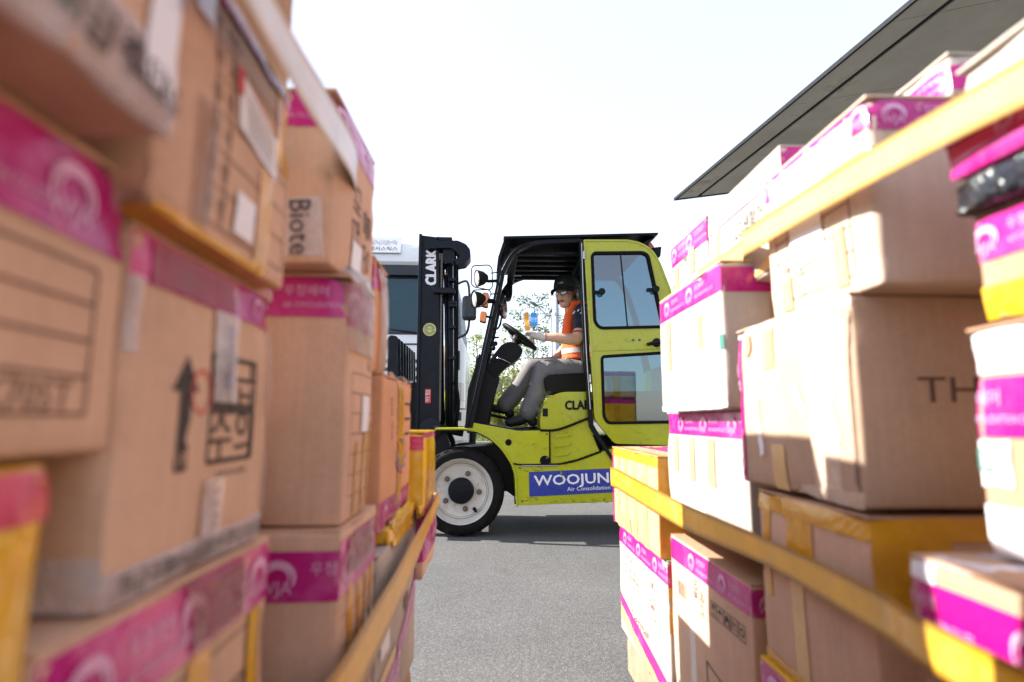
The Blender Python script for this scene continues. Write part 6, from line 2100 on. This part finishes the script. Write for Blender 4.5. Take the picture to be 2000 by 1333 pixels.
# face details
for s_ in (-1, 1):
    mb = MB(); ball(mb, hd_(.081, s_ * .031, .004), (.010, .017, .0075), 14, 10, AX); e_ = mb.build('eye', M['eye'], pn, smooth=True)
    mb = MB(); ball(mb, hd_(.0895, s_ * .031 - .004, .004), (.0035, .0062, .0062), 12, 8, AX); mb.build('iris', M['iris'], e_, smooth=True)
    mb = MB(); mb.tube([hd_(.090, s_ * .014, .027), hd_(.090, s_ * .032, .033), hd_(.078, s_ * .052, .027)], [.003, .0042, .002], 6); mb.build('eyebrow', M['hair'], pn, smooth=True)
    mb = MB(); mb.tube([hd_(.089, s_ * .014, .0105), hd_(.092, s_ * .031, .0125), hd_(.083, s_ * .048, .007)], [.0016, .0024, .0014], 6); mb.build('eyelid', M['hair'], pn, smooth=True)
mb = MB(); mb.tube([hd_(.086, -.023, -.0575), hd_(.0975, -.008, -.052), hd_(.0985, 0, -.0525), hd_(.0975, .008, -.052), hd_(.086, .023, -.0575)], [.0022, .0045, .0045, .0045, .0022], 8)
mb.tube([hd_(.086, -.019, -.0595), hd_(.0965, 0, -.0595), hd_(.086, .019, -.0595)], [.002, .005, .002], 8); mb.build('mouth', M['lip'], pn, smooth=True)
# glasses
gl = MB()
for s_ in (-1, 1):
    P_ = []
    for k in range(24):
        q = 2 * math.pi * k / 24
        cx_, cy_ = math.cos(q), math.sin(q)
        P_.append(hd_(.106 - .010 * abs(s_ * .033 + cx_ * .023) / .05, s_ * .033 + math.copysign(abs(cx_) ** .7, cx_) * .025, .002 + math.copysign(abs(cy_) ** .7, cy_) * .0165))
    gl.tube(P_ + [P_[0]], .0024, 6, cap=False)
    gl.tube([hd_(.098, s_ * .058, .009), hd_(.07, s_ * .074, .010), hd_(.0, s_ * .083, .010), hd_(-.02, s_ * .083, .002)], .0026, 6)
gl.tube([hd_(.107, -.009, .004), hd_(.110, 0, .007), hd_(.107, .009, .004)], .0022, 6)
g_ = gl.build('glasses', M['hair'], pn, smooth=True)
for s_ in (-1, 1):
    mb = MB(); P_ = [hd_(.1035, s_ * .033 + math.cos(2 * math.pi * k / 16) * .023, .002 + math.sin(2 * math.pi * k / 16) * .015) for k in range(16)]
    mb.v = P_; mb.f = [tuple(range(16))]; mb.mi = [0]; mb.build('lens', M['clear_glass'], g_)
# hair
mb = MB()
for i in range(9):
    for j in range(21):
        a_ = math.radians(78 + 204 * j / 20); t = i / 8
        u_ = .045 - .085 * t * (1 - .25 * math.cos((j - 10) / 10 * math.pi)); rr_ = 1.035 - .05 * t
        mb.v.append(hd_(-.010 + math.cos(a_) * .100 * rr_, math.sin(a_) * .0805 * rr_, u_))
for i in range(8):
    for j in range(20):
        k = i * 21 + j; mb.f.append((k, k + 1, k + 22, k + 21)); mb.mi.append(0)
mb.build('hair', M['hair'], pn, smooth=True)
# cap
mb = MB()
nA_, nR_ = 28, 9
for i in range(nR_ + 1):
    t = i / nR_
    for j in range(nA_):
        a_ = 2 * math.pi * j / nA_
        ph = t * math.pi / 2
        R_ = math.cos(ph) ** .62 if t < 1 else 0
        pan = 1 + .012 * abs(math.cos(3 * a_))
        mb.v.append(hd_(-.006 + math.cos(a_) * .107 * R_ * pan, math.sin(a_) * .089 * R_ * pan, .036 + .108 * math.sin(ph) ** .9 + (.008 * math.cos(a_) * (1 - t))))
for i in range(nR_):
    for j in range(nA_):
        a_ = i * nA_ + j; b_ = i * nA_ + (j + 1) % nA_
        mb.f.append((a_, b_, b_ + nA_, a_ + nA_)); mb.mi.append(0)
cp = mb.build('cap', M['cap'], pn, smooth=True)
s2 = cp.modifiers.new('s', 'SOLIDIFY'); s2.thickness = .003
mb = MB(); nb_ = 16
for lay_ in (0, -.003):
    for i in range(nb_ + 1):
        a_ = math.radians(-72 + 144 * i / nb_)
        for (rf, dz) in ((1.0, .0), (1.3, -.004), (1.62, -.018)):
            x_ = -.006 + math.cos(a_) * .105 * (1 + (rf - 1) * 1.12); y_ = math.sin(a_) * .087 * (1 + (rf - 1) * .10)
            mb.v.append(hd_(x_, y_, .042 + dz + lay_ - .020 * (math.sin(a_)) ** 2 * (rf - 1) * 2))
q = (nb_ + 1) * 3
for i in range(nb_):
    for j in range(2):
        k = i * 3 + j
        mb.f.append((k, k + 1, k + 4, k + 3)); mb.mi.append(0); mb.f.append((q + k, q + k + 3, q + k + 4, q + k + 1)); mb.mi.append(0)
    k = i * 3 + 2; mb.f.append((k, q + k, q + k + 3, k + 3)); mb.mi.append(0)
mb.build('cap_brim', M['cap'], cp, smooth=True)
flat_text('cap_lettering', 'Callaway', hd_(.088, -.032, .088), (-sd * .92 + -fw * .25).normalized() * 1, (upv * .8 - fw * .5).normalized(), .011, M['white_ink'], cp) if False else None
tp_ = hd_(.100, -.024, .072)
e_x = (-sd).normalized()
mb = MB()
for k in range(6):
    c = hd_(.1005 - abs(k - 2.5) * .0012, .005 - k * .0085 + .01, .074 + .003 * math.sin(k * 2))
    ball(mb, c, (.004, .0036, .0055), 6, 5, AX)
lp_ = mb.build('cap_embroidery', M['white_ink'], cp); lp_['kind'] = 'stuff'
# shirt (navy sleeves and collar)
sb = MB()
limb(sb, [A(1129, 614, PY), A(1131, 655, PY), A(1135, 700, PY)], [.092, .128, .128], 18)
limb(sb, [shn, A(1134, 638, PY - .215)], [.074, .068], 14); limb(sb, [shf, A(1112, 655, PY + .205)], [.068, .060], 14)
shirt = grown(sb, 'shirt', M['navy'], pn, .009, 3)
mb = MB(); e0 = A(1134, 638, PY - .215); d_ = (e0 - shn).normalized()
mb.tube([e0 + d_ * .062, e0 + d_ * .070], .068, 16); mb.build('sleeve_hem', M['glove_red'], pn, smooth=True)
# pale pattern on the sleeve
mb = MB()
for k, (u, v, a_, l_) in enumerate(((1119, 612, .8, 8), (1123, 619, 1.0, 7), (1127, 609, .9, 6), (1121, 626, .5, 7), (1128, 622, -.3, 5), (1125, 630, .9, 5), (1131, 615, .9, 6))):
    c = A(u + 3, v - 3, PY - .262); t_ = Vector((math.cos(a_), 0, math.sin(a_))); n_ = Vector((-t_.z, 0, t_.x))
    L_ = l_ / 236.
    k0 = len(mb.v)
    for i in range(7):
        f_ = i / 6 - .5
        w_ = .0042 * (1 - abs(f_ * 2) ** 2) + .0008
        for e_ in (-1, 1):
            p = c + t_ * L_ * f_ + n_ * w_ * e_
            # on to the sleeve: a cylinder about the upper arm
            ax_ = shn; dd = p - ax_; dd.y = 0
            p.y = shn.y - math.sqrt(max(.076 ** 2 - min(dd.x ** 2, .0750 ** 2), 0)) - .006
            mb.v.append(p)
    for i in range(6):
        k = k0 + 2 * i; mb.f.append((k, k + 1, k + 3, k + 2)); mb.mi.append(0)
mb.build('sleeve_print', M['white_ink'], shirt)
# vest
vb = MB()
vb.tube([A(1128, 611, PY), A(1129, 650, PY), A(1132, 680, PY), A(1132, 704, PY)], [.112, .143, .148, .152], 22)
for yy in (-.115, .115):
    limb(vb, [A(1108, 648, PY + yy), A(1112, 620, PY + yy * .95), A(1122, 594, PY + yy * .85), A(1140, 594, PY + yy * .85)], [.044, .040, .034, .036], 10)
vest = grown(vb, 'vest', M['orange'], pn, .009, 4)
mb = MB()
mb.tube([A(1132, 682, PY), A(1132.5, 692, PY)], [.1535, .1555], 36, cap=False)
mb.build('reflective_band', M['reflect'], vest, smooth=True)
# trousers
tb = MB()
kn_n = A(1060, 722, PY - .14); an_n = A(1032, 806, PY - .13)
kn_f = A(1040, 719, PY + .10); an_f = A(988, 790, PY + .10)
limb(tb, [A(1138, 728, PY), A(1125, 728, PY)], [.122, .12], 16)
limb(tb, [A(1140, 728, PY - .09), A(1100, 723, PY - .12), kn_n], [.104, .095, .081], 18)
limb(tb, [kn_n, A(1050, 762, PY - .135), an_n], [.079, .079, .078], 18)
limb(tb, [A(1138, 727, PY + .09), A(1085, 717, PY + .10), kn_f], [.105, .094, .082], 18)
limb(tb, [kn_f, A(1018, 755, PY + .10), an_f], [.080, .079, .078], 18)
for k in range(34):       # folds
    r_ = random.Random(k)
    t = r_.random(); p = kn_n + (an_n - kn_n) * t + Vector((r_.uniform(-.04, .06), -.055, 0)) if k % 2 else kn_n + (A(1140, 722, PY - .09) - kn_n) * t + Vector((0, -.07, r_.uniform(-.05, .05)))
    q_ = p + Vector((r_.uniform(-.08, .08), .02, r_.uniform(-.06, .06)))
    limb(tb, [p, q_], [.020, .009], 8)
tr_ = grown(tb, 'trousers', M['trouser'], pn, .009, 4)
# shoes
for (a_, tx, yy) in ((an_n, (990, 828), PY - .13), (an_f, (962, 800), PY + .10)):
    shb = MB(); toe = A(tx[0], tx[1], yy); heel = a_ + Vector((.035, 0, -.075))
    md = (toe + heel) / 2 + Vector((0, 0, .022))
    limb(shb, [heel, a_ + Vector((.0, 0, -.03)), md, toe + Vector((.02, 0, .008))], [.042, .050, .045, .036], 14)
    so = grown(shb, 'shoe', M['shoe'], pn, .008, 4)
    mb = MB(); dd = (toe - heel).normalized(); sd_ = Vector((0, 1, 0)); un = sd_.cross(dd).normalized()
    un = un if un.z > 0 else -un
    n_ = 20; pts_ = []
    for k in range(n_):
        q = 2 * math.pi * k / n_
        pts_.append(heel + dd * ((toe - heel).length * .5 + math.cos(q) * ((toe - heel).length * .5 + .045)) + sd_ * math.sin(q) * .046 - un * .040)
    mb.v = pts_ + [p - un * .022 for p in pts_]; mb.f = [tuple(range(n_)), tuple(range(2 * n_ - 1, n_ - 1, -1))] + [(k, n_ + k, n_ + (k + 1) % n_, (k + 1) % n_) for k in range(n_)]; mb.mi = [0] * len(mb.f)
    mb.build('sole', M['rubber'], so)
    for k in range(4):
        c = heel + dd * ((toe - heel).length * (.45 + .1 * k)) + un * (.052 - .006 * k)
        MB().tube([c + sd_ * -.03 - un * .012, c + sd_ * 0, c + sd_ * .03 - un * .012], .0035, 6).build('lace', M['reflect'], so)
# gloved near hand on the wheel rim
gb = MB()
rimp = wc + (ax * .42 - e2 * .907) * WR
palm = A(1047, 654, PY - .235)
gb.tube([wrn + Vector((.008, 0, 0)), wrn + Vector((-.012, 0, 0)), palm], [.034, .033, .036], 14)
ball(gb, palm + Vector((-.012, .0, .0)), (.046, .030, .030))
dirf = (rimp - palm); 
for j in range(4):
    yy = -.036 + j * .022
    k1 = palm + Vector((-.045, yy + .012, .016 - .004 * j)); k2 = k1 + Vector((-.034, .004, .002)); k3 = k2 + Vector((-.018, .003, -.026)); k4 = k3 + Vector((.010, .002, -.018))
    limb(gb, [palm + Vector((-.01, yy * .8 + .005, .006)), k1, k2, k3, k4], [.014, .0125, .0115, .0105, .0095], 10)
limb(gb, [palm + Vector((.0, .028, -.012)), palm + Vector((-.030, .036, -.030)), palm + Vector((-.052, .030, -.040))], [.015, .0125, .011], 10)
gv = grown(gb, 'glove', M['glove'], pn, .0042, 2)
mb = MB(); wd = (palm - wrn).normalized()
mb.tube([wrn + Vector((.010, 0, 0)), wrn + Vector((.004, 0, 0))], [.0352, .0352], 16, cap=False); mb.build('glove_cuff', M['glove_red'], gv, smooth=True)
mb = MB(); mb.tube([wrn + Vector((-.006, -.004, -.033)), palm + Vector((.01, -.004, -.036)), palm + Vector((-.02, .0, -.033))], [.003, .007, .004], 8); mb.build('glove_palm', M['glove_red'], gv, smooth=True)
